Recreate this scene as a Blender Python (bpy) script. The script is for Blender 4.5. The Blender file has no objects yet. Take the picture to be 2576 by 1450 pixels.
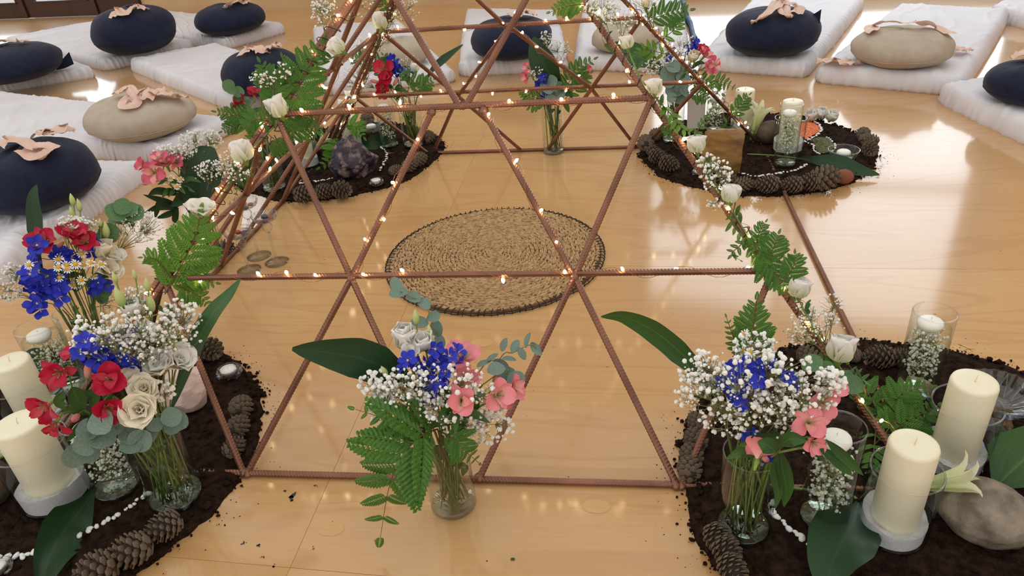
import bpy, math, random
from mathutils import Vector, Matrix, Quaternion, noise
R_ = random.Random(7)
scene = bpy.context.scene
COL = scene.collection
V3 = Vector
# ------------------------------------------------------------------ camera
CAMP = V3((0.2590017, -1.5184279, 0.8423405))
PITCH, ROLL, YAW, FPX = 0.540377675, -0.0912658159, -0.167208595, 1829.17893
_f = V3((math.sin(YAW)*math.cos(PITCH), math.cos(YAW)*math.cos(PITCH), -math.sin(PITCH)))
_r0 = V3((math.cos(YAW), -math.sin(YAW), 0)); _u0 = _r0.cross(_f)
CR = math.cos(ROLL)*_r0 + math.sin(ROLL)*_u0
CU = -math.sin(ROLL)*_r0 + math.cos(ROLL)*_u0
CF = _f
cam = bpy.data.cameras.new('camera'); camo = bpy.data.objects.new('camera', cam); COL.objects.link(camo)
m = Matrix.Identity(4)
for i in range(3):
    m[i][0] = CR[i]; m[i][1] = CU[i]; m[i][2] = -CF[i]; m[i][3] = CAMP[i]
camo.matrix_world = m
cam.sensor_width = 36; cam.lens = FPX*36/2576; cam.clip_start = 0.02; cam.clip_end = 200
scene.camera = camo
# ------------------------------------------------------------------ world, light, exposure
world = bpy.data.worlds.new('world'); scene.world = world; world.use_nodes = True
bgn = world.node_tree.nodes['Background']
bgn.inputs[0].default_value = (1.0, 0.975, 0.935, 1); bgn.inputs[1].default_value = 0.82
scene.view_settings.view_transform = 'Standard'; scene.view_settings.look = 'None'
scene.view_settings.exposure = 0.41; scene.view_settings.gamma = 1.0
scene.view_settings.use_curve_mapping = False
scene.cycles.transparent_max_bounces = 28
scene.cycles.max_bounces = 7; scene.cycles.diffuse_bounces = 4; scene.cycles.glossy_bounces = 3
scene.cycles.use_adaptive_sampling = True; scene.cycles.adaptive_threshold = 0.07
scene.cycles.caustics_reflective = False; scene.cycles.caustics_refractive = False
scene.cycles.sample_clamp_indirect = 4.0
def area_light(name, loc, target, sx, sy, power, col):
    l = bpy.data.lights.new(name, 'AREA'); l.shape = 'RECTANGLE'; l.size = sx; l.size_y = sy; l.energy = power; l.color = col
    o = bpy.data.objects.new(name, l); COL.objects.link(o); o.location = loc
    o.rotation_euler = (V3(target)-V3(loc)).to_track_quat('-Z', 'Y').to_euler(); return o
# ------------------------------------------------------------------ pixel helpers (photo frame 2576 x 1450)
def ray(px, py): return (CF + CR*((px-1288)/FPX) + CU*((725-py)/FPX))
def G(px, py, z=0.0):
    d = ray(px, py); return CAMP + d*((z-CAMP.z)/d.z)
def plane_hit(px, py, p0, n):
    d = ray(px, py); return CAMP + d*((p0-CAMP).dot(n)/d.dot(n))
def hdir(p):                      # horizontal direction from p to the camera
    d = CAMP-p; d = V3((d.x, d.y, 0)); return d.normalized()
def VP(px, py, base, dd=0.0):     # point on the upright plane through base, dd metres nearer the viewer
    n = hdir(base); return plane_hit(px, py, base+n*dd, n)
def proj(p):
    d = p-CAMP; z = d.dot(CF); return (1288+FPX*d.dot(CR)/z, 725-FPX*d.dot(CU)/z)
def pxm(p): return FPX/(p-CAMP).dot(CF)
def near_line(px, py, a, b):      # point of line a-b closest to the pixel ray
    d = ray(px, py).normalized(); e = (b-a).normalized(); w = CAMP-a
    bb = d.dot(e); return a+e*((e.dot(w)-bb*d.dot(w))/(1-bb*bb))
# ------------------------------------------------------------------ materials
MATS = {}
def nt(mname):
    mt = bpy.data.materials.new(mname); mt.use_nodes = True
    t = mt.node_tree; return mt, t, t.nodes['Principled BSDF']
def pm(name, c1, c2=None, scale=20, rough=0.6, metal=0.0, bump=0.0, bscale=None, spec=0.5, sss=0.0, stretch=None, detail=4, contrast=(0.35, 0.65), coord='Object', trans=0.0, sheen=0.0):
    mt, t, b = nt(name); N = t.nodes; L = t.links
    b.inputs['Roughness'].default_value = rough; b.inputs['Metallic'].default_value = metal
    b.inputs['Specular IOR Level'].default_value = spec
    if sss: b.inputs['Subsurface Weight'].default_value = sss; b.inputs['Subsurface Radius'].default_value = (0.012, 0.008, 0.004); b.inputs['Subsurface Scale'].default_value = 1.0
    if sheen: b.inputs['Sheen Weight'].default_value = sheen
    tc = N.new('ShaderNodeTexCoord'); src = tc.outputs[coord]
    if stretch:
        mp = N.new('ShaderNodeMapping'); mp.inputs['Scale'].default_value = stretch; L.new(src, mp.inputs[0]); src = mp.outputs[0]
    nz = N.new('ShaderNodeTexNoise'); nz.inputs['Scale'].default_value = scale; nz.inputs['Detail'].default_value = detail; L.new(src, nz.inputs['Vector'])
    rp = N.new('ShaderNodeValToRGB'); rp.color_ramp.elements[0].position = contrast[0]; rp.color_ramp.elements[1].position = contrast[1]
    rp.color_ramp.elements[0].color = (*c1, 1); rp.color_ramp.elements[1].color = (*(c2 or c1), 1)
    L.new(nz.outputs['Fac'], rp.inputs[0]); L.new(rp.outputs[0], b.inputs['Base Color'])
    if bump:
        n2 = N.new('ShaderNodeTexNoise'); n2.inputs['Scale'].default_value = bscale or scale*3; n2.inputs['Detail'].default_value = 6; L.new(src, n2.inputs['Vector'])
        bp = N.new('ShaderNodeBump'); bp.inputs['Strength'].default_value = bump; bp.inputs['Distance'].default_value = 0.005
        L.new(n2.outputs['Fac'], bp.inputs['Height']); L.new(bp.outputs[0], b.inputs['Normal'])
    if trans:
        tr = N.new('ShaderNodeBsdfTranslucent'); L.new(rp.outputs[0], tr.inputs[0])
        mx = N.new('ShaderNodeMixShader'); mx.inputs[0].default_value = trans
        L.new(b.outputs[0], mx.inputs[1]); L.new(tr.outputs[0], mx.inputs[2]); L.new(mx.outputs[0], N['Material Output'].inputs[0])
    MATS[name] = mt; return mt
def petal_mat(name, cbase, cmid, ctip, rough=0.55, trans=0.25, veins=0.0, vein_col=None, rib=None):
    """colour runs along the petal's own length (uv v): base, middle, tip; optional streaks along it"""
    mt, t, b = nt(name); N = t.nodes; L = t.links
    b.inputs['Roughness'].default_value = rough; b.inputs['Specular IOR Level'].default_value = 0.3
    tc = N.new('ShaderNodeTexCoord'); sp = N.new('ShaderNodeSeparateXYZ'); L.new(tc.outputs['UV'], sp.inputs[0])
    rp = N.new('ShaderNodeValToRGB'); e = rp.color_ramp.elements
    e[0].position = 0.0; e[0].color = (*cbase, 1); e[1].position = 1.0; e[1].color = (*ctip, 1)
    k = e.new(0.45); k.color = (*cmid, 1); L.new(sp.outputs[1], rp.inputs[0]); out = rp.outputs[0]
    if veins:
        mp = N.new('ShaderNodeMapping'); mp.inputs['Scale'].default_value = (26, 1.3, 1); L.new(tc.outputs['UV'], mp.inputs[0])
        nz = N.new('ShaderNodeTexNoise'); nz.inputs['Scale'].default_value = 1.0; nz.inputs['Detail'].default_value = 2; L.new(mp.outputs[0], nz.inputs['Vector'])
        r2 = N.new('ShaderNodeMapRange'); r2.inputs[1].default_value = 0.42; r2.inputs[2].default_value = 0.68; r2.inputs[4].default_value = veins; L.new(nz.outputs['Fac'], r2.inputs[0])
        mx = N.new('ShaderNodeMix'); mx.data_type = 'RGBA'; L.new(r2.outputs[0], mx.inputs[0]); L.new(out, mx.inputs[6]); mx.inputs[7].default_value = (*(vein_col or ctip), 1); out = mx.outputs[2]
        bp = N.new('ShaderNodeBump'); bp.inputs['Strength'].default_value = 0.3; bp.inputs['Distance'].default_value = 0.0003; L.new(nz.outputs['Fac'], bp.inputs['Height']); L.new(bp.outputs[0], b.inputs['Normal'])
    if rib:
        ma = N.new('ShaderNodeMath'); ma.operation = 'SUBTRACT'; L.new(sp.outputs[0], ma.inputs[0]); ma.inputs[1].default_value = 0.5
        mb = N.new('ShaderNodeMath'); mb.operation = 'ABSOLUTE'; L.new(ma.outputs[0], mb.inputs[0])
        mr = N.new('ShaderNodeMapRange'); mr.inputs[1].default_value = 0.0; mr.inputs[2].default_value = 0.035; mr.inputs[3].default_value = 0.7; mr.inputs[4].default_value = 0; L.new(mb.outputs[0], mr.inputs[0])
        mx = N.new('ShaderNodeMix'); mx.data_type = 'RGBA'; L.new(mr.outputs[0], mx.inputs[0]); L.new(out, mx.inputs[6]); mx.inputs[7].default_value = (*rib, 1); out = mx.outputs[2]
    L.new(out, b.inputs['Base Color'])
    if trans:
        tr = N.new('ShaderNodeBsdfTranslucent'); L.new(out, tr.inputs[0])
        mx = N.new('ShaderNodeMixShader'); mx.inputs[0].default_value = trans
        L.new(b.outputs[0], mx.inputs[1]); L.new(tr.outputs[0], mx.inputs[2]); L.new(mx.outputs[0], N['Material Output'].inputs[0])
    MATS[name] = mt; return mt
def glass_mat(name, tint=(0.97, 0.99, 0.985), lo=0.03, hi=0.75, power=3.2, edge=None):
    """clear thin-walled glass: see-through face-on, mirror-like and darker towards grazing view"""
    mt = bpy.data.materials.new(name); mt.use_nodes = True; t = mt.node_tree; N = t.nodes; L = t.links
    N.remove(N['Principled BSDF'])
    lw = N.new('ShaderNodeLayerWeight'); lw.inputs[0].default_value = 0.5
    pw = N.new('ShaderNodeMath'); pw.operation = 'POWER'; pw.inputs[1].default_value = power; L.new(lw.outputs['Facing'], pw.inputs[0])
    mr = N.new('ShaderNodeMapRange'); mr.inputs[3].default_value = lo; mr.inputs[4].default_value = hi; L.new(pw.outputs[0], mr.inputs[0])
    tr = N.new('ShaderNodeBsdfTransparent'); gl = N.new('ShaderNodeBsdfGlossy'); gl.inputs['Roughness'].default_value = 0.03
    if edge:
        cx = N.new('ShaderNodeMix'); cx.data_type = 'RGBA'; L.new(pw.outputs[0], cx.inputs[0]); cx.inputs[6].default_value = (*tint, 1); cx.inputs[7].default_value = (*edge, 1); L.new(cx.outputs[2], tr.inputs[0])
    else: tr.inputs[0].default_value = (*tint, 1)
    mx = N.new('ShaderNodeMixShader'); L.new(mr.outputs[0], mx.inputs[0]); L.new(tr.outputs[0], mx.inputs[1]); L.new(gl.outputs[0], mx.inputs[2]); L.new(mx.outputs[0], N['Material Output'].inputs[0])
    MATS[name] = mt; return mt
def refr_mat(name, col=(0.96, 0.99, 0.98), ior=1.48):
    mt, t, b = nt(name); b.inputs['Base Color'].default_value = (*col, 1); b.inputs['Roughness'].default_value = 0.0
    b.inputs['IOR'].default_value = ior; b.inputs['Transmission Weight'].default_value = 1.0; MATS[name] = mt; return mt
def emit_mat(name, col, s):
    mt, t, b = nt(name); b.inputs['Base Color'].default_value = (*col, 1); b.inputs['Emission Color'].default_value = (*col, 1); b.inputs['Emission Strength'].default_value = s
    MATS[name] = mt; return mt
def S(r, g, b):
    f = lambda c: (c/255/12.92 if c/255 <= 0.04045 else ((c/255+0.055)/1.055)**2.4)
    return (f(r), f(g), f(b))

# ------------------------------------------------------------------ mesh building
class MB:
    def __init__(s): s.v = []; s.f = []; s.uv = None
    def tube(s, pts, rad, n=6, cap=True, twist=None):
        pts = [V3(p) for p in pts]; k = len(pts)
        if not hasattr(rad, '__len__'): rad = [rad]*k
        b0 = len(s.v); up = None
        for i, p in enumerate(pts):
            t = (pts[min(i+1, k-1)]-pts[max(i-1, 0)])
            t = t.normalized() if t.length > 1e-9 else V3((0, 0, 1))
            if up is None:
                up = t.orthogonal().normalized()
            else:
                up = (up - t*up.dot(t)); up = up.normalized() if up.length > 1e-6 else t.orthogonal().normalized()
            w = t.cross(up)
            for j in range(n):
                a = 2*math.pi*j/n; s.v.append(p + (up*math.cos(a)+w*math.sin(a))*rad[i])
        for i in range(k-1):
            for j in range(n):
                a = b0+i*n+j; c = b0+i*n+(j+1) % n; s.f.append((a, c, c+n, a+n))
        if cap: s.f.append(tuple(b0+j for j in range(n))[::-1]); s.f.append(tuple(b0+(k-1)*n+j for j in range(n)))
        return s
    def lathe(s, prof, n=32, rfun=None, closed=False):
        b0 = len(s.v); k = len(prof)
        for (r, z) in prof:
            for j in range(n):
                a = 2*math.pi*j/n; q = rfun(r, z, a) if rfun else r
                s.v.append(V3((q*math.cos(a), q*math.sin(a), z)))
        for i in range(k if closed else k-1):
            i2 = (i+1) % k
            for j in range(n):
                s.f.append((b0+i*n+j, b0+i*n+(j+1) % n, b0+i2*n+(j+1) % n, b0+i2*n+j))
        if not closed:
            if prof[0][0] > 1e-6: s.f.append(tuple(b0+j for j in range(n))[::-1])
            if prof[-1][0] > 1e-6: s.f.append(tuple(b0+(k-1)*n+j for j in range(n)))
        return s
    def grid(s, fn, nu, nv, uv=True):
        if s.uv is None: s.uv = {}
        b0 = len(s.v)
        for j in range(nv+1):
            for i in range(nu+1):
                s.uv[len(s.v)] = (i/nu, j/nv); s.v.append(V3(fn(i/nu, j/nv)))
        for j in range(nv):
            for i in range(nu):
                a = b0+j*(nu+1)+i; s.f.append((a, a+1, a+nu+2, a+nu+1))
        return s
    def blob(s, c, rx, ry, rz, q=None, nu=8, nv=5, jit=0.0, rnd=R_):
        b0 = len(s.v); c = V3(c)
        def put(p):
            k = 1+rnd.uniform(-jit, jit) if jit else 1
            p = V3((p[0]*rx*k, p[1]*ry*k, p[2]*rz*k)); s.v.append(c+(q @ p if q else p))
        put((0, 0, -1))
        for i in range(1, nv):
            ph = -math.pi/2+math.pi*i/nv
            for j in range(nu):
                a = 2*math.pi*j/nu; put((math.cos(ph)*math.cos(a), math.cos(ph)*math.sin(a), math.sin(ph)))
        put((0, 0, 1)); top = len(s.v)-1
        for j in range(nu): s.f.append((b0, b0+1+(j+1) % nu, b0+1+j))
        for i in range(nv-2):
            for j in range(nu):
                a = b0+1+i*nu+j; c2 = b0+1+i*nu+(j+1) % nu; s.f.append((a, c2, c2+nu, a+nu))
        for j in range(nu): s.f.append((top, b0+1+(nv-2)*nu+j, b0+1+(nv-2)*nu+(j+1) % nu))
        return s
    def box(s, x0, x1, y0, y1, z0, z1):
        b = len(s.v)
        s.v += [V3(p) for p in ((x0, y0, z0), (x1, y0, z0), (x1, y1, z0), (x0, y1, z0), (x0, y0, z1), (x1, y0, z1), (x1, y1, z1), (x0, y1, z1))]
        s.f += [tuple(b+i for i in q) for q in ((3, 2, 1, 0), (4, 5, 6, 7), (0, 1, 5, 4), (1, 2, 6, 5), (2, 3, 7, 6), (3, 0, 4, 7))]
        return s
    def add(s, o, M):
        b = len(s.v); s.v += [M @ p for p in o.v]; s.f += [tuple(b+i for i in q) for q in o.f]
        if o.uv:
            if s.uv is None: s.uv = {}
            for k_, u in o.uv.items(): s.uv[b+k_] = u
        return s
    def mesh(s, name, mt=None, smooth=True):
        me = bpy.data.meshes.new(name); me.from_pydata([tuple(p) for p in s.v], [], s.f)
        if s.uv:
            ul = me.uv_layers.new(name='UVMap'); d = [0.0]*(2*len(me.loops)); vi = [0]*len(me.loops); me.loops.foreach_get('vertex_index', vi)
            for i, q in enumerate(vi):
                u = s.uv.get(q, (0.5, 0.5)); d[2*i] = u[0]; d[2*i+1] = u[1]
            ul.data.foreach_set('uv', d)
        if smooth: me.polygons.foreach_set('use_smooth', [True]*len(me.polygons))
        if mt: me.materials.append(MATS[mt] if isinstance(mt, str) else mt)
        me.update(); return me
def link(name, me, parent=None, loc=None, M=None):
    o = bpy.data.objects.new(name, me); COL.objects.link(o)
    if parent is not None: o.parent = parent
    if M is not None: o.matrix_basis = M
    elif loc is not None: o.location = loc
    return o
def tag(o, label=None, cat=None, group=None, kind=None):
    if label: o['label'] = label
    if cat: o['category'] = cat
    if group: o['group'] = group
    if kind: o['kind'] = kind
    return o
def thing(name, label, cat, loc=(0, 0, 0), group=None, rotz=0):
    o = bpy.data.objects.new(name, None); COL.objects.link(o); o.location = loc; o.rotation_euler = (0, 0, rotz); o.empty_display_size = 0.02
    return tag(o, label, cat, group)
def orient(loc, zdir, spin=0.0, sc=1.0, xref=None):
    z = V3(zdir).normalized(); q = z.to_track_quat('Z', 'Y')
    if xref is not None:
        y = z.cross(V3(xref)).normalized(); x = y.cross(z); rm = Matrix((x, y, z)).transposed(); q = rm.to_quaternion()
    Mx = Matrix.Translation(V3(loc)) @ q.to_matrix().to_4x4() @ Matrix.Rotation(spin, 4, 'Z')
    sc = sc if hasattr(sc, '__len__') else (sc, sc, sc)
    return Mx @ Matrix.Diagonal((*sc, 1))
def bez(a, b, c, n=8): return [a*(1-t)**2+b*(2*t*(1-t))+c*t*t for t in [i/n for i in range(n+1)]]
def cat_rom(pts, n=6):
    P = [V3(p) for p in pts]; P = [P[0]*2-P[1]]+P+[P[-1]*2-P[-2]]; out = []
    for i in range(1, len(P)-2):
        a, b, c, d = P[i-1:i+3]
        for k in range(n):
            t = k/n; out.append(0.5*((2*b)+(c-a)*t+(2*a-5*b+4*c-d)*t*t+(3*b-a-3*c+d)*t**3))
    out.append(P[-2]); return out
def fbm(x, y, z=0.0, o=3):
    return noise.fractal(V3((x, y, z)), 1.0, 2.0, o)
# ------------------------------------------------------------------ surface materials
pm('wall_paint', S(204, 176, 136), S(194, 164, 124), 3, 0.85, bump=0.05, bscale=60)
pm('door_wood', S(66, 40, 34), S(52, 30, 26), 8, 0.35, stretch=(1, 1, 0.1))
pm('copper', S(114, 76, 60), S(148, 101, 81), 9, 0.36, metal=0.55, bump=0.06, bscale=120)
pm('soil', S(28, 19, 14), S(54, 37, 28), 70, 0.95, bump=1.0, bscale=190, spec=0.08, detail=10)
pm('sheet', S(220, 218, 222), S(212, 210, 216), 5, 0.8, bump=0.15, bscale=90, spec=0.2)
pm('navy', S(22, 28, 50), S(28, 35, 60), 40, 0.85, bump=0.2, bscale=300, spec=0.2, sheen=0.1)
pm('beige', S(184, 172, 156), S(176, 163, 146), 30, 0.85, bump=0.2, bscale=300, spec=0.2)
pm('peach', S(238, 208, 192), S(228, 194, 176), 25, 0.7, bump=0.08, bscale=200, spec=0.2, trans=0.15)
pm('seagrass', S(196, 162, 116), S(156, 122, 84), 90, 0.75, bump=0.2, bscale=500)
pm('seagrass_base', S(104, 78, 52), S(88, 64, 42), 60, 0.9)
pm('black_thread', S(22, 18, 22), None, 50, 0.7)
pm('blue_strip', S(70, 96, 124), S(56, 78, 104), 20, 0.7)
pm('patch_wood', S(206, 164, 110), S(198, 156, 102), 30, 0.3, stretch=(1, 8, 1))
def floor_mat():
    mt, t, b = nt('plywood'); N = t.nodes; L = t.links
    tc = N.new('ShaderNodeTexCoord')
    oi = N.new('ShaderNodeObjectInfo')
    ad = N.new('ShaderNodeVectorMath'); ad.operation = 'MULTIPLY_ADD'; L.new(oi.outputs['Random'], ad.inputs[0]); ad.inputs[1].default_value = (13, 7, 3); L.new(tc.outputs['Object'], ad.inputs[2])
    mp = N.new('ShaderNodeMapping'); mp.inputs['Scale'].default_value = (0.55, 3.2, 1); L.new(ad.outputs[0], mp.inputs[0])
    n1 = N.new('ShaderNodeTexNoise'); n1.inputs['Scale'].default_value = 1.7; n1.inputs['Detail'].default_value = 3; n1.inputs['Distortion'].default_value = 0.9; L.new(mp.outputs[0], n1.inputs['Vector'])
    # contour-like growth rings: fine sine of the distorted noise
    mu = N.new('ShaderNodeMath'); mu.operation = 'MULTIPLY'; mu.inputs[1].default_value = 46; L.new(n1.outputs['Fac'], mu.inputs[0])
    si = N.new('ShaderNodeMath'); si.operation = 'SINE'; L.new(mu.outputs[0], si.inputs[0])
    r1 = N.new('ShaderNodeMapRange'); r1.inputs[1].default_value = 0.55; r1.inputs[2].default_value = 1.0; r1.inputs[4].default_value = 0.30; L.new(si.outputs[0], r1.inputs[0])
    m2 = N.new('ShaderNodeMapping'); m2.inputs['Scale'].default_value = (6, 90, 1); L.new(ad.outputs[0], m2.inputs[0])
    n2 = N.new('ShaderNodeTexNoise'); n2.inputs['Scale'].default_value = 2.0; n2.inputs['Detail'].default_value = 4; L.new(m2.outputs[0], n2.inputs['Vector'])
    n3 = N.new('ShaderNodeTexNoise'); n3.inputs['Scale'].default_value = 2.4; n3.inputs['Detail'].default_value = 2; L.new(ad.outputs[0], n3.inputs['Vector'])
    c1 = N.new('ShaderNodeValToRGB'); c1.color_ramp.elements[0].position = 0.3; c1.color_ramp.elements[1].position = 0.7
    c1.color_ramp.elements[0].color = (*S(194, 150, 98), 1); c1.color_ramp.elements[1].color = (*S(203, 161, 110), 1); L.new(n3.outputs['Fac'], c1.inputs[0])
    x1 = N.new('ShaderNodeMix'); x1.data_type = 'RGBA'; L.new(r1.outputs[0], x1.inputs[0]); L.new(c1.outputs[0], x1.inputs[6]); x1.inputs[7].default_value = (*S(174, 126, 76), 1)
    r2 = N.new('ShaderNodeMapRange'); r2.inputs[1].default_value = 0.5; r2.inputs[2].default_value = 0.8; r2.inputs[4].default_value = 0.35; L.new(n2.outputs['Fac'], r2.inputs[0])
    x2 = N.new('ShaderNodeMix'); x2.data_type = 'RGBA'; L.new(r2.outputs[0], x2.inputs[0]); L.new(x1.outputs[2], x2.inputs[6]); x2.inputs[7].default_value = (*S(180, 132, 82), 1)
    # dark specks and scuffs
    v = N.new('ShaderNodeTexNoise'); v.inputs['Scale'].default_value = 95; v.inputs['Detail'].default_value = 1; L.new(ad.outputs[0], v.inputs['Vector'])
    r3 = N.new('ShaderNodeMapRange'); r3.inputs[1].default_value = 0.80; r3.inputs[2].default_value = 0.83; r3.inputs[4].default_value = 0.7; L.new(v.outputs['Fac'], r3.inputs[0])
    x3 = N.new('ShaderNodeMix'); x3.data_type = 'RGBA'; L.new(r3.outputs[0], x3.inputs[0]); L.new(x2.outputs[2], x3.inputs[6]); x3.inputs[7].default_value = (*S(90, 62, 40), 1)
    L.new(x3.outputs[2], b.inputs['Base Color'])
    b.inputs['Roughness'].default_value = 0.42; b.inputs['Specular IOR Level'].default_value = 0.25
    b.inputs['Coat Weight'].default_value = 0.9; b.inputs['Coat Roughness'].default_value = 0.10; b.inputs['Coat IOR'].default_value = 1.5
    bp = N.new('ShaderNodeBump'); bp.inputs['Strength'].default_value = 0.02; bp.inputs['Distance'].default_value = 0.01; L.new(n3.outputs['Fac'], bp.inputs['Height']); L.new(bp.outputs[0], b.inputs['Coat Normal'])
    MATS['plywood'] = mt
floor_mat()
pm('seam_dark', S(160, 114, 70), S(146, 102, 62), 30, 0.8)
glass_mat('door_glass', (0.95, 0.97, 0.98), 0.05, 0.6)
# ------------------------------------------------------------------ floor: plywood sheets, seams, plugs
floor = tag(link('floor', MB().box(-7, 7.5, -4, 7, -0.05, -0.0003).mesh('floor_base', 'seam_dark', False)), 'varnished pale plywood floor laid in large sheets', kind='structure')
SL = -0.0375     # the cross seams run slightly askew
def yseam(x, k): return -0.028+0.872*k+SL*x
PW = 1.83
for k in range(-5, 7):
    off = -0.2 if k in (-1, 0, 1, 2) else -0.2+0.9*((k*7) % 2)
    for i in range(-4, 5):
        x0 = off+PW*i; x1 = x0+PW
        if x1 < -6.4 or x0 > 6.4: continue
        g = 0.0004; mb = MB()
        pts = [(x0+g, yseam(x0, k)+g), (x1-g, yseam(x1, k)+g), (x1-g, yseam(x1, k+1)-g), (x0+g, yseam(x0, k+1)-g)]
        c = V3(((x0+x1)/2, (yseam(x0, k)+yseam(x0, k+1))/2, 0))
        for z in (-0.0014, 0.0):
            for p in pts: mb.v.append(V3((p[0], p[1], z))-c)
        mb.f += [(4, 5, 6, 7), (0, 1, 5, 4), (1, 2, 6, 5), (2, 3, 7, 6), (3, 0, 4, 7)]
        link('floor_panel', mb.mesh('floor_panel', 'plywood', False), floor, c)
for (px, py, hw) in [(1500, 1275, 36), (832, 1332, 35), (1211, 863, 28), (2420, 878, 28), (1062, 872, 22), (1098, 1294, 26), (2120, 1180, 26), (1650, 440, 16), (390, 690, 18)]:
    p = G(px, py); a = hw/pxm(p)
    mb = MB(); n = 28; mb.v.append(V3((0, 0, 0.0003)))
    for j in range(n):
        t = 2*math.pi*j/n; mb.v.append(V3((a*math.copysign(abs(math.cos(t))**0.9, math.cos(t)), a*0.62*math.sin(t), 0.0003)))
    for j in range(n): mb.f.append((0, 1+j, 1+(j+1) % n))
    link('floor_plug', mb.mesh('floor_plug', 'patch_wood', False), floor, p)
# ------------------------------------------------------------------ back wall with glazed doors
W0 = G(0, 50); W1 = G(1250, 6); WT = (W1-W0).normalized(); WN = V3((WT.y, -WT.x, 0))   # WN points into the room
WM = Matrix(((WT.x, -WN.x, 0, W0.x), (WT.y, -WN.y, 0, W0.y), (0, 0, 1, 0), (0, 0, 0, 1)))  # local x along wall, y away from room
def along(px, py): return (G(px, py)-W0).dot(WT)
D0, D1 = -1.15, along(350, 42)      # left doorway
E0, E1 = 5.05, 7.3                  # right doorway, seen only as a reflection in the varnish
HW, HD = 3.4, 2.5
mb = MB()
for (x0, x1, z0, z1) in [(-4, D0, 0, HW), (D0, D1, HD, HW), (D1, E0, 0, HW), (E0, E1, HD, HW), (E1, 10, 0, HW)]:
    mb.box(x0, x1, 0, 0.3, z0, z1)
wb = link('wall_back', mb.mesh('wall_back', 'wall_paint', False), M=WM); tag(wb, 'cream plastered wall behind the mats', kind='structure')
def wall_side(name, p, q, win, label):
    t = (q-p); Ln = t.length; t.normalize(); n = V3((t.y, -t.x, 0))
    Mx = Matrix(((t.x, -n.x, 0, p.x), (t.y, -n.y, 0, p.y), (0, 0, 1, 0), (0, 0, 0, 1)))
    mb = MB(); x = 0
    for (a, b_) in win+[(Ln, Ln)]:
        if a > x: mb.box(x, a, 0, 0.3, 0, HW)
        if b_ > a: mb.box(a, b_, 0, 0.3, 0, 0.5); mb.box(a, b_, 0, 0.3, HD, HW)
        x = b_
    tag(link(name, mb.mesh(name, 'wall_paint', False), M=Mx), label, kind='structure')
LP = WM @ V3((-3.0, 0, 0)); RP = WM @ V3((9.2, 0, 0))
wall_side('wall_left', LP+WN*6.5, LP, [(0.8, 2.4), (3.2, 4.8)], 'cream plastered wall with window openings to the left')
wall_side('wall_right', RP, RP+WN*6.5, [(1.2, 2.8), (3.6, 5.2)], 'cream plastered wall with window openings to the right')
def door_set(n, x0, x1, leaves, label):
    o = thing('door_%d' % n, label, None); o['kind'] = 'structure'; o.matrix_world = WM
    fr = MB()
    fr.box(x1-0.07, x1, -0.03, 0.12, 0, HD); fr.box(x0, x0+0.07, -0.03, 0.12, 0, HD); fr.box(x0, x1, -0.03, 0.12, HD-0.07, HD)
    link('door_frame', fr.mesh('door_frame', 'door_wood', False), o)
    for (a, b_, y) in leaves:
        lf = MB(); bt = 0.125; sw = 0.07
        lf.box(a, b_, y, y+0.05, 0.005, bt); lf.box(a, b_, y, y+0.05, HD-0.2, HD-0.08)
        lf.box(a, a+sw, y, y+0.05, bt, HD-0.2); lf.box(b_-sw, b_, y, y+0.05, bt, HD-0.2); lf.box(a+sw, b_-sw, y+0.005, y+0.045, 1.2, 1.26)
        lf.box(a+sw-0.015, b_-sw+0.015, y-0.008, y, bt-0.012, bt)
        l = link('door_leaf', lf.mesh('door_leaf', 'door_wood', False), o)
        link('pane', MB().box(a+sw, b_-sw, y+0.02, y+0.026, bt, HD-0.2).mesh('pane', 'door_glass', False), l)
dm = along(70, 48); dq = along(240, 43)
door_set(1, D0, D1, [(D0+0.07, dm, 0.0), (dm+0.005, dq, 0.015), (dq+0.005, D1-0.07, 0.03)], 'dark brown wooden glazed doors in the back wall')
area_light('daylight_left_door', WM @ V3(((D0+D1)/2, 0.5, 1.3)), WM @ V3(((D0+D1)/2+0.6, -3, 0.3)), D1-D0, 2.2, 34, (0.80, 0.90, 1.0))
area_light('daylight_right_door', WM @ V3(((E0+E1)/2, 0.5, 1.3)), WM @ V3(((E0+E1)/2-0.6, -3, 0.3)), E1-E0, 2.2, 38, (0.86, 0.93, 1.0))
door_set(2, E0, E1, [(E0+0.07, E0+1.1, 0.0), (E0+1.12, E1-0.07, 0.0)], 'dark wooden glazed double door further right in the back wall')
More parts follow.
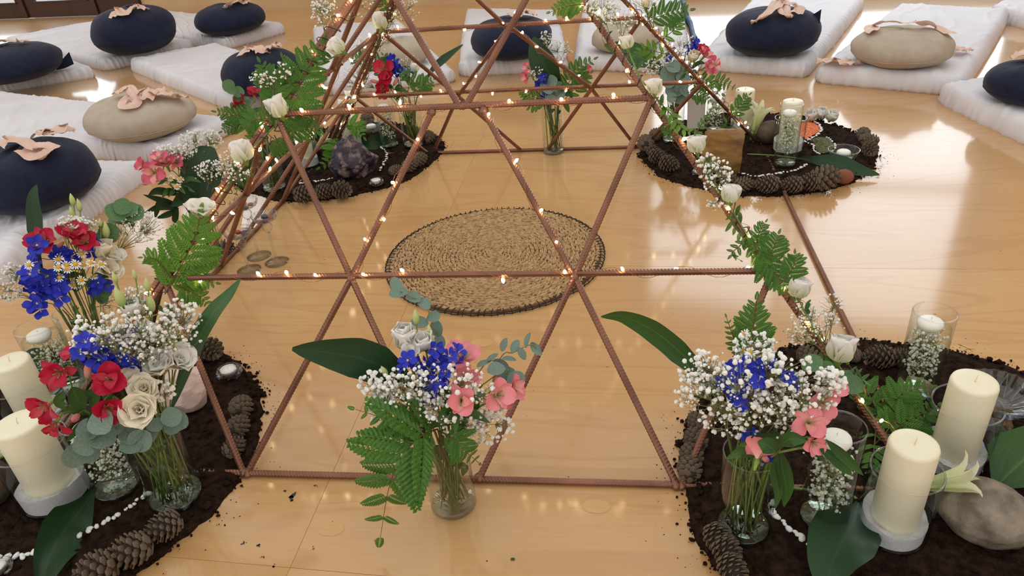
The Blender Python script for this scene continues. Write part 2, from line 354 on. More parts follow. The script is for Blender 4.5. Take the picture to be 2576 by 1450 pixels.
# ------------------------------------------------------------------ mattresses
T = 0.062
def mattress(px4, label, seed, sag=0.0):
    """px4: photo positions of the top's corners (near-left, near-right, far-right, far-left)"""
    P = [G(x, y, T) for x, y in px4]; c = sum(P, V3())/4; c.z = 0
    P = [V3((p.x-c.x, p.y-c.y, 0)) for p in P]
    lu = ((P[1]-P[0]).length+(P[2]-P[3]).length)/2; lv = ((P[3]-P[0]).length+(P[2]-P[1]).length)/2
    nu = max(24, int(lu/0.0075)); nv = max(24, int(lv/0.0075)); nu = min(nu, 190); nv = min(nv, 190)
    rr = 0.05
    def base(u, v): return P[0]*(1-u)*(1-v)+P[1]*u*(1-v)+P[2]*u*v+P[3]*(1-u)*v
    def top(u, v):
        # rounded plan corners, rolled edges
        du = min(u, 1-u)*lu; dv = min(v, 1-v)*lv
        p = base(u, v); e = min(du, dv)
        k = min(1, e/0.035); prof = math.sqrt(max(0, 1-(1-k)**2))
        cu, cv = u, v
        if du < rr and dv < rr:
            d = math.hypot(rr-du, rr-dv)
            if d > rr:
                s_ = rr/d; nu_ = (rr-(rr-du)*s_)/lu; nv_ = (rr-(rr-dv)*s_)/lv
                cu = nu_ if u < .5 else 1-nu_; cv = nv_ if v < .5 else 1-nv_; p = base(cu, cv); prof = min(prof, 0.25)
        wx, wy = (p.x+seed*3.1), (p.y+seed*1.7)
        # long soft pulls along the length and fine pleats near the hem
        pull = max(0, 1-abs(fbm(u*lu*5+seed*5+0.6*v*lv, v*lv*1.1+fbm(u*3, v*3, seed)*.5, seed, 2))*5)**1.5*0.0055
        hem = math.exp(-e/0.045)
        arc = (u*lu if dv < du else v*lv)
        ple = (1-abs(math.sin(arc*82+7*fbm(arc*5, seed, 0)+e*30)))**1.3*0.011*hem*(0.5+0.8*abs(fbm(arc*7, seed+4, 0)))
        z = 0.010+(T-0.010)*prof+pull*prof+ple*0.5+fbm(wx*1.8, wy*1.8, seed, 2)*0.0045*prof
        out = p.copy(); out.z = max(z, 0.004)
        if e < 0.03:
            o2 = p.normalized(); out += V3((o2.x, o2.y, 0))*ple*1.3
        return out
    mb = MB().grid(top, nu, nv)
    # skirt down to the floor
    ring = [i for i in range(nu+1)]+[j*(nu+1)+nu for j in range(1, nv+1)]+[nv*(nu+1)+i for i in range(nu-1, -1, -1)]+[j*(nu+1) for j in range(nv-1, 0, -1)]
    b0 = len(mb.v)
    for i in ring:
        p = mb.v[i]; q = p*0.985; q.z = 0.0; mb.v.append(q)
    n = len(ring)
    for k in range(n): mb.f.append((ring[(k+1) % n], ring[k], b0+k, b0+(k+1) % n))
    return tag(link('floor_mattress', mb.mesh('floor_mattress', 'sheet'), None, c), label, 'mattress', 'white floor mattresses around the room')
MATT = {
 'm1': ([(255, 152), (8, 93), (240, 50), (488, 98)], 'white sheeted mattress under the puffy navy cushion nearest the dark doors'),
 'm2': ([(440, 86), (560, 99), (716, 56), (375, 20)], 'white sheeted mattress at the wall, below the highest left navy cushion'),
 'm3': ([(-150, 222), (234, 166), (135, 128), (-200, 140)], 'white mattress at the left edge under a navy cushion with knotted tail'),
 'm4': ([(316, 148), (590, 252), (800, 190), (549, 104)], 'white mattress running diagonally under the navy cushion behind the ferns'),
 'm5': ([(-150, 330), (400, 372), (590, 292), (-30, 222)], 'white mattress on the left carrying the beige cushion'),
 'm6': ([(-160, 660), (160, 540), (366, 402), (-80, 392)], 'white mattress on the left under the largest, nearest navy cushion'),
 'm7': ([(-220, 720), (16, 655), (66, 583), (-150, 560)], 'empty white mattress corner at the left edge behind the flowers'),
 'm8': ([(815, 208), (1147, 172), (1005, 46), (783, 66)], 'white mattress behind the pyramid under a slumped pale beige cushion'),
 'm9': ([(1151, 160), (1432, 142), (1398, 22), (1170, 20)], 'white mattress at the back centre under a navy cushion'),
 'm10': ([(1442, 142), (1742, 148), (1712, -14), (1470, -12)], 'white mattress behind the right pyramid leg under a beige cushion'),
 'm11': ([(1752, 140), (2036, 158), (2180, -14), (1895, -14)], 'white mattress with pleated near hem under the right navy cushion'),
 'm12': ([(2048, 168), (2432, 200), (2545, 20), (2262, 4)], 'white mattress at right under the beige cushion with scattered peach strips'),
 'm13': ([(2620, 325), (2358, 208), (2505, 184), (2800, 250)], 'white mattress cut by the right edge under a blue cushion'),
 'm14': ([(2620, 46), (2494, 12), (2530, -8), (2750, 0)], 'small white mattress corner at the far upper right'),
}
for i, (k, (q, l)) in enumerate(MATT.items()): mattress(q, l, i+1)
o = MB(); pa = G(1703, -40, 0.03); pb = G(1752, 102, 0.03)
dd = (pb-pa).normalized(); sd = V3((dd.y, -dd.x, 0))
for k in range(13):
    p = pa+(pb-pa)*(k/12)
    for (s_, z) in ((-0.008, 0), (-0.008, 0.034), (0.008, 0.036), (0.010, 0)): o.v.append(p+sd*(s_+0.004*math.sin(k*1.9))+V3((0, 0, z-0.03)))
for k in range(12):
    for j in range(4): o.f.append((k*4+j, k*4+(j+1) % 4, k*4+4+(j+1) % 4, k*4+4+j))
o.f += [(0, 1, 2, 3), (51, 50, 49, 48)]
tag(link('fabric_strip', o.mesh('fabric_strip', 'blue_strip')), 'narrow blue-grey fabric strip between two mattresses at the back right', 'strip')
# ------------------------------------------------------------------ cushions
CUSH = {}
def cushion(key, box, color, label, seed, tilt=0.0, tail=None, pinch=0.5):
    x0, x1, y0, y1 = box; cx, cy = (x0+x1)/2, (y0+y1)/2
    c = G(cx, cy, T+0.06)
    for _ in range(4):
        k = pxm(c); R = (x1-x0)/2/k; th = math.asin(min(1, (CAMP.z-c.z)/(CAMP-c).length)); hh = math.sqrt(max(0.02**2, ((y1-y0)/2/k)**2-(R*math.sin(th))**2))/math.cos(th)
        hh = min(max(hh, R*0.38), R*0.75)
        c = G(cx, cy, T+hh*0.92)
    base = V3((c.x, c.y, T-0.004))
    nu, nv = 48, 24
    n_ = hdir(base)
    def f(u, v):
        a = 2*math.pi*u; ph = -math.pi/2+math.pi*v
        cr = math.copysign(abs(math.cos(ph))**0.74, math.cos(ph)); z = math.copysign(abs(math.sin(ph))**0.92, math.sin(ph))
        w = 1+0.05*fbm(math.cos(a)*1.3+seed, math.sin(a)*1.3, z, 2)
        pleat = 0.016*math.sin(a*17+3*fbm(math.cos(a)*2, math.sin(a)*2, seed))*max(0, z-0.35)*1.3
        r = R*cr*w*(1+pleat)
        zz = hh*(1+z)*(1.0 if z > 0 else 1)
        top = max(0, z)
        zz += hh*0.16*top*pinch*(fbm(math.cos(a)*1.5+seed*2, math.sin(a)*1.5, seed, 2))-hh*0.10*max(0, z-0.8)*5*pinch*0.3
        x = r*math.cos(a); y = r*math.sin(a)
        zz += tilt*(x*CR.x+y*CR.y)*0.3*(z*0.5+0.5)
        return V3((x, y, max(zz*0.97, 0)))
    root = thing('meditation_cushion', label, 'cushion', base, 'round meditation cushions')
    mb = MB().grid(f, nu, nv)
    cov = link('cover', mb.mesh('cushion_cover', color), root)
    # gathered seam line around the lower third
    sm = MB(); sm.tube([f(i/72, 0.40+0.012*math.sin(3*2*math.pi*i/72+seed))*1.002 for i in range(73)], 0.0016, 4, False)
    link('seam', sm.mesh('cushion_seam', color), cov)
    if tail:
        tp = [VP(x, y, base, 0.02) for x, y in tail]; tp = [p-base for p in tp]
        mt_ = MB(); cur = cat_rom(tp, 5); m_ = len(cur)
        def tf(u, v):
            i = min(int(v*(m_-1)), m_-1); p = cur[i]; w = 0.012+0.026*v
            return p+V3((0, 0, 1))*(u-0.5)*w*1.6+n_*0.008*math.sin(u*6)
        mt_.grid(tf, 4, m_-1); link('tie', mt_.mesh('cushion_tie', color), root)
    CUSH[key] = (base, R, hh)
cushion('c1', (236, 436, 18, 133), 'navy', 'plump navy cushion on the mattress closest to the dark doors', 1)
cushion('c2', (491, 665, 8, 84), 'navy', 'navy cushion against the back wall, farthest of the left ones', 2)
cushion('c3', (-85, 146, 112, 203), 'navy', 'navy cushion with a knotted cloth tail, cut by the left edge', 3, tail=[(140, 172), (158, 162), (180, 146)])
cushion('c4', (562, 755, 123, 238), 'navy', 'navy cushion partly hidden behind the ferns of the left leg', 4)
cushion('c5', (225, 483, 232, 347), 'beige', 'beige cushion with peach bow on the left mattress', 5, tilt=-0.2)
cushion('c6', (-60, 232, 352, 528), 'navy', 'largest navy cushion, nearest on the left with big peach bow', 6)
cushion('c8', (950, 1080, 92, 165), 'beige', 'pale beige cushion seen through the back left leg of the pyramid', 8)
cushion('c9', (1183, 1390, 42, 148), 'navy', 'navy cushion at the back centre seen through the pyramid', 9)
cushion('c10', (1490, 1668, 52, 130), 'beige', 'pale beige cushion behind the upper right pyramid leg', 10)
cushion('c11', (1829, 2057, 18, 138), 'navy', 'navy cushion right of the pyramid with pointed cloth tip', 11, tail=[(2020, 52), (2040, 52), (2064, 44)])
cushion('c12', (2151, 2387, 66, 166), 'beige', 'beige cushion on the right with a long peach strip over it', 12)
cushion('c13', (2492, 2700, 150, 262), 'navy', 'blue cushion cut off by the right edge of view', 13)
# ------------------------------------------------------------------ peach cloth strips
def on_cushion(px, py, key, lift=0.008):
    b, R, hh = CUSH[key]; c = b+V3((0, 0, hh)); d = ray(px, py).normalized(); o_ = CAMP-c
    s = V3((1/(R*0.97), 1/(R*0.97), 1/(hh*0.95))); d2 = V3((d.x*s.x, d.y*s.y, d.z*s.z)); o2 = V3((o_.x*s.x, o_.y*s.y, o_.z*s.z))
    A = d2.dot(d2); B = o2.dot(d2); Cc = o2.dot(o2)-1; D = B*B-A*Cc
    t = (-B-math.sqrt(D))/A if D > 0 else -B/A
    p = CAMP+d*t; nrm = (p-c).normalized(); return p+nrm*lift+V3((0, 0, lift*0.4))
def ribbon(pts, w, key, label, seed, fold=0.010, mat_z=None, group='peach cloth strips on the cushions'):
    rnd = random.Random(seed)
    P = [on_cushion(x, y, key, 0.006+0.010*rnd.random()) if mat_z is None else G(x, y, mat_z+0.006+0.008*rnd.random()) for x, y in pts]
    cur = cat_rom(P, 7); m_ = len(cur); c0 = sum(cur, V3())/m_; c0.z = min(p.z for p in cur)
    ax = V3((CR.x, CR.y, 0)).normalized()
    def f(u, v):
        x = v*(m_-1); i = min(int(x), m_-2); p = cur[i].lerp(cur[i+1], x-i); t = (cur[i+1]-cur[i]).normalized()
        s = t.cross(V3((0, 0, 1))); s = s.normalized() if s.length > 1e-4 else ax
        tw = 0.8*fbm(v*4+seed, seed*2.3, 0, 2); s = (s*math.cos(tw)+V3((0, 0, 1))*abs(math.sin(tw)))
        ww = w*1.25*(0.75+0.35*fbm(v*3, seed, 1, 1))
        q = p+s*(u-0.5)*ww
        q += V3((0, 0, 1))*(fold*abs(math.sin(u*5+v*9+seed))+fold*0.6*fbm(u*3, v*7, seed, 2)+fold*0.4)
        return q-c0
    mb = MB().grid(f, 6, (m_-1)*2)
    return tag(link('cloth_strip', mb.mesh('cloth_strip', 'peach'), None, c0), label, 'cloth', group)
ribbon([(285, 52), (305, 34), (318, 44), (335, 28), (350, 24), (362, 32)], 0.07, 'c1', 'crumpled peach strip on the navy cushion nearest the doors', 1)
ribbon([(566, 26), (585, 20), (600, 10), (612, 6), (606, 18)], 0.07, 'c2', 'peach strip on the farthest left navy cushion', 2)
ribbon([(-10, 112), (20, 116), (50, 114), (62, 116)], 0.06, 'c3', 'sliver of peach cloth on the left edge cushion', 3)
ribbon([(616, 148), (632, 130), (650, 134), (664, 144)], 0.07, 'c4', 'left peach fold on the navy cushion behind ferns', 4)
ribbon([(672, 138), (688, 128), (700, 132)], 0.05, 'c4', 'small right peach fold on the navy cushion behind ferns', 5)
ribbon([(305, 252), (330, 240), (345, 262), (320, 272), (345, 246), (380, 240), (372, 262)], 0.05, 'c5', 'looped peach bow on top of the left beige cushion', 6)
ribbon([(385, 240), (410, 246), (445, 252), (462, 256)], 0.07, 'c5', 'flat peach strip end on the left beige cushion', 7)
ribbon([(10, 385), (40, 372), (80, 378), (120, 390), (100, 400), (70, 384)], 0.075, 'c6', 'gathered peach bow on the nearest navy cushion', 8)
ribbon([(92, 362), (118, 345), (135, 352), (150, 340), (172, 346)], 0.06, 'c6', 'curled peach strip end on the nearest navy cushion', 9)
ribbon([(925, 125), (950, 112), (968, 104), (985, 108)], 0.05, 'c8', 'pale peach strip on the cushion behind the left leg', 10)
ribbon([(1285, 48), (1300, 54), (1318, 44), (1340, 50)], 0.06, 'c9', 'peach strip on the back centre navy cushion', 11)
ribbon([(1560, 56), (1590, 62), (1612, 54)], 0.05, 'c10', 'peach strip on the cushion behind the right leg', 12)
ribbon([(1892, 66), (1915, 58), (1945, 34), (1962, 20), (1972, 44), (1990, 52)], 0.055, 'c11', 'twisted peach bow on the right navy cushion', 13)
ribbon([(1962, 20), (1985, 26), (2005, 34), (1996, 48)], 0.05, 'c11', 'short peach end of the bow on the right navy cushion', 14)
ribbon([(2205, 90), (2195, 74), (2235, 68), (2275, 70), (2300, 74), (2350, 76), (2382, 96)], 0.045, 'c12', 'long peach strip draped across the right beige cushion', 15, 0.006)
ribbon([(2078, 164), (2100, 158), (2120, 162), (2146, 168)], 0.10, None, 'folded peach strip lying on the mattress left of the right beige cushion', 16, 0.012, T)
ribbon([(2388, 124), (2412, 128), (2432, 132)], 0.07, None, 'rolled peach strip end on the mattress right of the beige cushion', 17, 0.008, T)
ribbon([(2572, 158), (2590, 150), (2620, 152)], 0.07, 'c13', 'peach strip on the blue cushion at the right edge', 18)
# ------------------------------------------------------------------ pyramid of copper rebar
APEX = V3((-0.004, 0.005, 0.877))
CFL, CFR, CBR, CBL = G(94, 1182), G(2328, 1243), G(1913, 364), G(828, 396)
RB = 0.0053
def rod_mesh(Ln, seed):
    """ribbed reinforcing bar along +z: slanted ribs and two long seams"""
    mb = MB(); n = 8; sp = 0.0054; k = max(4, int(Ln/sp)*2); ph = seed*1.3
    for i in range(k+1):
        z = Ln*i/k; hi = i % 2 == 1
        for j in range(n):
            a = 2*math.pi*j/n
            r = RB*(1.07 if hi else 0.94)
            if j % 4 == 0: r = RB*1.06
            mb.v.append(V3((r*math.cos(a), r*math.sin(a), min(max(z+0.0034*math.cos(a+ph)*(0 < i < k), 0), Ln))))
    for i in range(k):
        for j in range(n): mb.f.append((i*n+j, i*n+(j+1) % n, (i+1)*n+(j+1) % n, (i+1)*n+j))
    mb.f.append(tuple(range(n))[::-1]); mb.f.append(tuple(k*n+j for j in range(n)))
    return mb.mesh('rod', 'copper', False)
pyr = thing('pyramid_frame', 'open pyramid of copper-painted ribbed steel rods welded in triangles', 'frame', (0, 0, 0))
RODS = []
def rod(a, b, name='rod', over=0.0):
    a = V3(a); b = V3(b); d = (b-a).normalized(); a = a-d*over; b = b+d*over
    RODS.append((a, b)); return link(name, rod_mesh((b-a).length, len(RODS)), pyr, M=orient(a, b-a, len(RODS)*0.7))
def weld(p, r=0.0095):
    mb = MB().blob((0, 0, 0), r, r, r*0.8, nu=9, nv=6, jit=0.22); link('weld', mb.mesh('weld', 'copper'), pyr, p)
ZB = V3((0, 0, RB))
def face(A, B, k1, k2, k3, base_t, n1=0.187, off=V3((0, 0, 0)), pxs=None, leg_gap=0.011):
    """A,B base corners; base_t: foot positions along the base; pxs: photo positions overriding joints"""
    A = A+off+ZB; B = B+off+ZB; T_ = APEX+off*0.4
    e = (B-A).normalized()
    la = lambda k: A.lerp(T_, k); lb = lambda k: B.lerp(T_, k)
    g = e*leg_gap
    out = {}
    out['legA'] = rod(A+g*0.6, T_+g*0.2, 'corner_rod'); out['legB'] = rod(B-g*0.6, T_-g*0.2, 'corner_rod')
    rod(A, B, 'base_rod', 0.01)
    rod(la(k1), lb(k1), 'cross_rod'); rod(la(k2), lb(k2), 'cross_rod'); rod(la(k3), lb(k3), 'cross_rod')
    bs = lambda t: A.lerp(B, t); l1 = lambda t: la(k1).lerp(lb(k1), t); l2 = lambda t: la(k2).lerp(lb(k2), t); l3 = lambda t: la(k3).lerp(lb(k3), t)
    nrm = e.cross(T_-A).normalized()
    def J(key, p):
        if pxs and key in pxs: return plane_hit(*pxs[key], A, nrm)
        return p
    b0, b1, b2, b3, b4, b5 = [J('b%d' % i, bs(t)) for i, t in enumerate(base_t)]
    n_a = J('na', l1(0.5-n1)); n_b = J('nb', l1(0.5+n1)); m1 = J('m1', l2(0.44)); m2 = J('m2', l2(0.56)); mm = J('mm', l2(0.5))
    rod(b0, l1(0), 'brace_rod'); rod(b1, n_a, 'brace_rod'); rod(n_a, m1, 'brace_rod')
    rod(b2, n_a, 'brace_rod'); rod(n_a, l2(0), 'brace_rod')
    rod(b3, n_b, 'brace_rod'); rod(n_b, l2(1), 'brace_rod')
    rod(b4, n_b, 'brace_rod'); rod(n_b, m2, 'brace_rod'); rod(b5, l1(1), 'brace_rod')
    rod(mm-e*0.006, l3(0), 'brace_rod'); rod(mm+e*0.006, l3(1), 'brace_rod')
    for p in (b0, b1, b2, b3, b4, b5, n_a, n_b, mm, m1, m2): weld(p, 0.0085)
    out.update(l1=(la(k1), lb(k1)), l2=(la(k2), lb(k2)), A=A, B=B, T=T_, na=n_a, nb=n_b, b1=b1, b2=b2, b3=b3, b4=b4, m1=m1, m2=m2, mm=mm, l3=(l3(0), l3(1)), l2a=l2(0), l2b=l2(1))
    return out
FF = face(CFL, CFR, 0.287, 0.543, 0.78, (0.235, 0.24, 0.455, 0.495, 0.715, 0.72),
          pxs=dict(b0=(612, 1189), b1=(622, 1191), b2=(1118, 1203), b3=(1206, 1203), b4=(1703, 1222), b5=(1715, 1222), na=(884, 700), nb=(1446, 697), m1=(1086, 283), m2=(1216, 277), mm=(1164, 266)))
FB = face(CBL, CBR, 0.297, 0.539, 0.78, (0.24, 0.245, 0.47, 0.52, 0.735, 0.74),
          pxs=dict(b0=(1083, 391), b1=(1087, 391), b2=(1320, 386), b3=(1372, 384), b4=(1607, 379), b5=(1611, 379), na=(1152, 242), nb=(1488, 223), m1=(1278, 70), m2=(1285, 69), mm=(1282, 69)))
FLf = face(CBL, CFL, 0.30, 0.535, 0.78, (0.24, 0.25, 0.46, 0.52, 0.74, 0.75), off=V3((-0.012, 0, 0)))
RBASE = rod(CBR+ZB, CFR+ZB, 'base_rod', 0.01)
# dark binding wire around the lashed legs
pm('black_wire', S(28, 26, 22), None, 30, 0.5)
def helix(a, b, r, turns, rad=0.0011, n=10, wob=0.0, seed=0, t0=0.0, t1=1.0):
    a = V3(a); b = V3(b); d = (b-a).normalized(); x = d.orthogonal().normalized(); y = d.cross(x); N_ = max(8, int(turns*n)); pts = []
    for i in range(N_+1):
        t = t0+(t1-t0)*i/N_; an = 2*math.pi*turns*i/N_+seed; rr = r*(1+wob*fbm(t*9, seed, 0, 2))
        pts.append(a.lerp(b, t)+(x*math.cos(an)+y*math.sin(an))*rr)
    return pts
LEGS = {'fl': (CFL+ZB, APEX), 'fr': (CFR+ZB, APEX), 'br': (CBR+ZB, APEX), 'bl': (CBL+ZB, APEX)}
for i, (k, t0, t1) in enumerate([('fl', 0.12, 0.7), ('fr', 0.12, 0.72), ('br', 0.02, 0.7), ('bl', 0.02, 0.7)]):
    a, b = LEGS[k]; mb = MB().tube(helix(a, b, 0.0135 if k in ('fl', 'bl') else 0.0088, 34, seed=i, wob=0.2, t0=t0, t1=t1), 0.0008, 4)
    link('binding_wire', mb.mesh('binding_wire', 'black_wire'), pyr)
# ------------------------------------------------------------------ fairy lights
pm('copper_wire', S(200, 130, 80), S(180, 110, 66), 40, 0.3, metal=0.9)
emit_mat('led', (1.0, 0.74, 0.38), 26.0)
BULB = MB().lathe([(0.0, -0.0030), (0.0016, -0.0022), (0.0024, 0.0), (0.0021, 0.0022), (0.0011, 0.0040), (0.0, 0.0048)], 6).mesh('bulb', 'led')
def string_light(label, segs, step, seed, r=0.0088, tpm=9):
    """thin copper wire wound along rods with small warm bulbs standing off it"""
    rnd = random.Random(seed); o = thing('string_light', label, 'string light', segs[0][0], 'fairy light strings on the pyramid'); o0 = V3(segs[0][0])
    wm = MB()
    for si, (a, b) in enumerate(segs):
        Ln = (b-a).length; pts = helix(a, b, r, max(1, Ln*tpm), seed=rnd.random()*6, wob=0.5, n=9)
        wm.tube([p-o0 for p in pts], 0.00045, 3, False)
        s = rnd.uniform(0.2, 0.9)*step
        while s < Ln:
            i = int(s/Ln*(len(pts)-1)); p = pts[i]; c = a.lerp(b, s/Ln); d = (p-c).normalized()
            if rnd.random() < 0.5: d = (d*0.4+V3((0, 0, 1))*0.7+hdir(c)*0.4).normalized()
            q = c+d*(RB+0.0048)
            link('bulb', BULB, o, M=orient(q-o0, d+V3((rnd.uniform(-.5, .5), rnd.uniform(-.5, .5), rnd.uniform(-.5, .5))), 0, rnd.uniform(1.0, 1.3)))
            s += step*rnd.uniform(0.6, 1.45)
    link('wire', wm.mesh('light_wire', 'copper_wire'), o)
string_light('fairy lights wound along the front cross rods of the pyramid', [FF['l1'], FF['l2'], (FF['na'], FF['m1']), (FF['nb'], FF['m2'])], 0.085, 1)
string_light('fairy lights wound along the back cross rods of the pyramid', [FB['l1'], FB['l2'], (FB['na'], FB['mm']), (FB['nb'], FB['mm']), (FB['mm'], FB['l3'][1])], 0.075, 2)
string_light('fairy lights on the left face of the pyramid', [FLf['l1'], FLf['l2'], (FLf['na'], FLf['m1']), (FLf['nb'], FLf['m2']), (FLf['nb'], FLf['l2b'])], 0.085, 3)
string_light('fairy lights wrapped around the near left leg', [(LEGS['fl'][0].lerp(APEX, 0.14), LEGS['fl'][0].lerp(APEX, 0.78))], 0.045, 4, 0.016, 14)
string_light('fairy lights wrapped around the near right leg', [(LEGS['fr'][0].lerp(APEX, 0.06), LEGS['fr'][0].lerp(APEX, 0.75))], 0.045, 5, 0.012, 14)
string_light('densely wrapped fairy lights on the far right leg', [(LEGS['br'][0].lerp(APEX, 0.05), LEGS['br'][0].lerp(APEX, 0.72))], 0.030, 6, 0.012, 20)
string_light('fairy lights wrapped around the far left leg', [(LEGS['bl'][0].lerp(APEX, 0.1), LEGS['bl'][0].lerp(APEX, 0.75))], 0.034, 7, 0.016, 16)
# ------------------------------------------------------------------ round seagrass rug
RC = V3((-0.0346, 0.0139, 0)); RR = 0.262
rug = thing('round_rug', 'round coiled seagrass rug with black blanket-stitched edge', 'rug', RC)
link('backing', MB().lathe([(0.0, 0.0), (RR-0.006, 0.0), (RR-0.004, 0.003), (RR-0.006, 0.0055), (0, 0.0055)], 64).mesh('rug_backing', 'seagrass_base'), rug)
mb = MB(); rnd = random.Random(3); ringw = 0.0098; nr = int((RR-0.004)/ringw)
lump = MB().blob((0, 0, 0), 1, 1, 1, nu=6, nv=4)
for k in range(nr):
    r = ringw*(k+0.5); n = max(3, int(2*math.pi*r/0.0115))
    for j in range(n):
        for s_ in (0, 1):
            a = 2*math.pi*(j+0.5*s_)/n+k*0.37+rnd.uniform(-.02, .02)
            rr = r+(0.0018 if s_ else -0.0018)+rnd.uniform(-.0006, .0006)+0.002*fbm(math.cos(a)*2, math.sin(a)*2, k*.2, 2)
            lx = 0.0100*rnd.uniform(0.85, 1.2)
            M_ = Matrix.Translation((rr*math.cos(a), rr*math.sin(a), 0.0062+rnd.uniform(-.0007, .0010))) @ Matrix.Rotation(a+math.pi/2+(0.30 if s_ else -0.30)+rnd.uniform(-.12, .12), 4, 'Z') @ Matrix.Rotation(rnd.uniform(-.12, .12), 4, 'Y') @ Matrix.Diagonal((lx, 0.0026, 0.0032, 1))
            mb.add(lump, M_)
tag(link('braided_coil', mb.mesh('braided_coil', 'seagrass'), rug), kind='stuff')
st = MB().tube([V3((-0.013, 0, 0.0085)), V3((-0.006, 0, 0.0102)), V3((0.0, 0, 0.0098)), V3((0.0045, 0, 0.005)), V3((0.0035, 0, 0.001))], 0.0011, 5).mesh('stitch', 'black_thread')
for j in range(112):
    a = 2*math.pi*j/112+rnd.uniform(-.012, .012)
    link('stitch', st, rug, M=Matrix.Translation((RR*math.cos(a), RR*math.sin(a), 0)) @ Matrix.Rotation(a+rnd.uniform(-.25, .25), 4, 'Z'))
link('edge_thread', MB().tube([V3(((RR+0.0035)*math.cos(a), (RR+0.0035)*math.sin(a), 0.0035+0.001*math.sin(a*40))) for a in [2*math.pi*i/160 for i in range(161)]], 0.0012, 5, False).mesh('edge_thread', 'black_thread'), rug)
# ------------------------------------------------------------------ soil patches
SOILS = {'fl': (V3((-0.715, -0.705, 0)), 0.362), 'fr': (V3((0.715, -0.70, 0)), 0.366), 'br': (V3((0.675, 0.672, 0)), 0.343), 'bl': (V3((-0.665, 0.715, 0)), 0.35)}
SZ = 0.011
def soil(key, label, seed):
    c, R = SOILS[key]; rnd = random.Random(seed); nr, na = 60, 220; mb = MB()
    def edge(a): return R*(1+0.035*fbm(math.cos(a)*2.2+seed, math.sin(a)*2.2, 0, 3)+0.02*fbm(math.cos(a)*14+seed, math.sin(a)*14, 3, 3))
    mb.v.append(V3((0, 0, SZ)))
    for i in range(1, nr+1):
        t = (i/nr)**0.75
        for j in range(na):
            a = 2*math.pi*j/na; r = edge(a)*t; x, y = r*math.cos(a), r*math.sin(a)
            k = min(1, (1-t)/0.09); h = (SZ+0.0050*fbm(x*22+seed, y*22, 0, 4)+0.0030*fbm(x*110, y*110, seed, 3))*math.sqrt(max(k, 0))
            mb.v.append(V3((x, y, max(h, 0.0004) if i < nr else -0.001)))
    for j in range(na): mb.f.append((0, 1+j, 1+(j+1) % na))
    for i in range(nr-1):
        for j in range(na):
            a = 1+i*na+j; b = 1+i*na+(j+1) % na; mb.f.append((a, a+na, b+na, b))
    for i in range(1700):
        a = rnd.uniform(0, 2*math.pi); t = math.sqrt(rnd.random()) if i < 700 else rnd.gauss(0.985, 0.020)
        r = edge(a)*t; s = abs(rnd.gauss(0, 1))*0.0022+0.0012
        if t > 0.985: s *= 0.6
        mb.blob((r*math.cos(a), r*math.sin(a), (SZ if t < .97 else 0.002)), s*rnd.uniform(.8, 1.6), s*rnd.uniform(.8, 1.4), s, nu=5, nv=4, jit=0.3, rnd=rnd)
    for i in range(320):     # loose crumbs thrown on the floor
        a = rnd.uniform(0, 2*math.pi); t = 1.02+abs(rnd.gauss(0, 0.06)); r = edge(a)*t; s = rnd.uniform(0.0003, 0.0010)
        mb.blob((r*math.cos(a), r*math.sin(a), s*0.6), s*1.4, s, s*0.7, nu=5, nv=3, jit=0.3, rnd=rnd)
    for i in range(110):     # root fibres
        a = rnd.uniform(0, 2*math.pi); r = edge(a)*math.sqrt(rnd.random())*1.01; p = V3((r*math.cos(a), r*math.sin(a), SZ+0.003)); q = p+V3((rnd.uniform(-.02, .02), rnd.uniform(-.02, .02), rnd.uniform(-.003, .004)))
        mb.tube([p, (p+q)/2+V3((rnd.uniform(-.004, .004), rnd.uniform(-.004, .004), 0.002)), q], 0.0004, 3)
    tag(link('soil_patch', mb.mesh('soil_patch', 'soil', False), None, c), label, 'soil', kind='stuff')
soil('fl', 'round patch of dark potting soil at the near left corner', 1)
soil('fr', 'round patch of dark potting soil at the near right corner', 2)
soil('br', 'round patch of dark potting soil at the far right corner', 3)
soil('bl', 'round patch of dark potting soil at the far left corner', 4)
# ------------------------------------------------------------------ plant, glass and stone materials
pm('stem', S(92, 118, 48), S(120, 142, 66), 60, 0.55)
pm('stem_dark', S(62, 84, 40), S(86, 108, 52), 60, 0.55)
pm('thin_stem', S(112, 122, 72), S(136, 142, 92), 60, 0.6)
pm('fern_rachis', S(84, 74, 40), S(96, 88, 46), 60, 0.6)
pm('fern_green', S(66, 112, 44), S(96, 140, 58), 26, 0.5, spec=0.35, trans=0.22)
pm('fern_bright', S(84, 138, 46), S(120, 164, 64), 26, 0.5, spec=0.35, trans=0.28)
petal_mat('leaf_dark', S(26, 50, 27), S(31, 60, 33), S(38, 68, 38), 0.36, 0.05, 0.4, S(42, 70, 40), S(50, 78, 44))
petal_mat('leaf_mid', S(36, 66, 30), S(46, 80, 36), S(58, 94, 42), 0.4, 0.10, 0.35, S(66, 102, 48), S(84, 116, 58))
petal_mat('leaf_soft', S(52, 84, 40), S(62, 96, 46), S(72, 106, 52), 0.45, 0.15, 0.3, S(84, 116, 62), S(92, 124, 68))
pm('euca', S(110, 134, 122), S(128, 150, 138), 12, 0.6, spec=0.25, trans=0.12)
pm('euca_green', S(84, 120, 80), S(102, 136, 94), 12, 0.55, spec=0.3, trans=0.15)
petal_mat('al_red', S(236, 150, 160), S(200, 30, 66), S(184, 22, 58), 0.5, 0.15, 0.35, S(160, 16, 40))
petal_mat('al_pink', S(252, 206, 192), S(246, 160, 166), S(240, 142, 154), 0.5, 0.15, 0.25, S(250, 160, 160))
petal_mat('al_rose', S(240, 180, 190), S(222, 112, 136), S(208, 86, 112), 0.5, 0.15, 0.3, S(236, 140, 150))
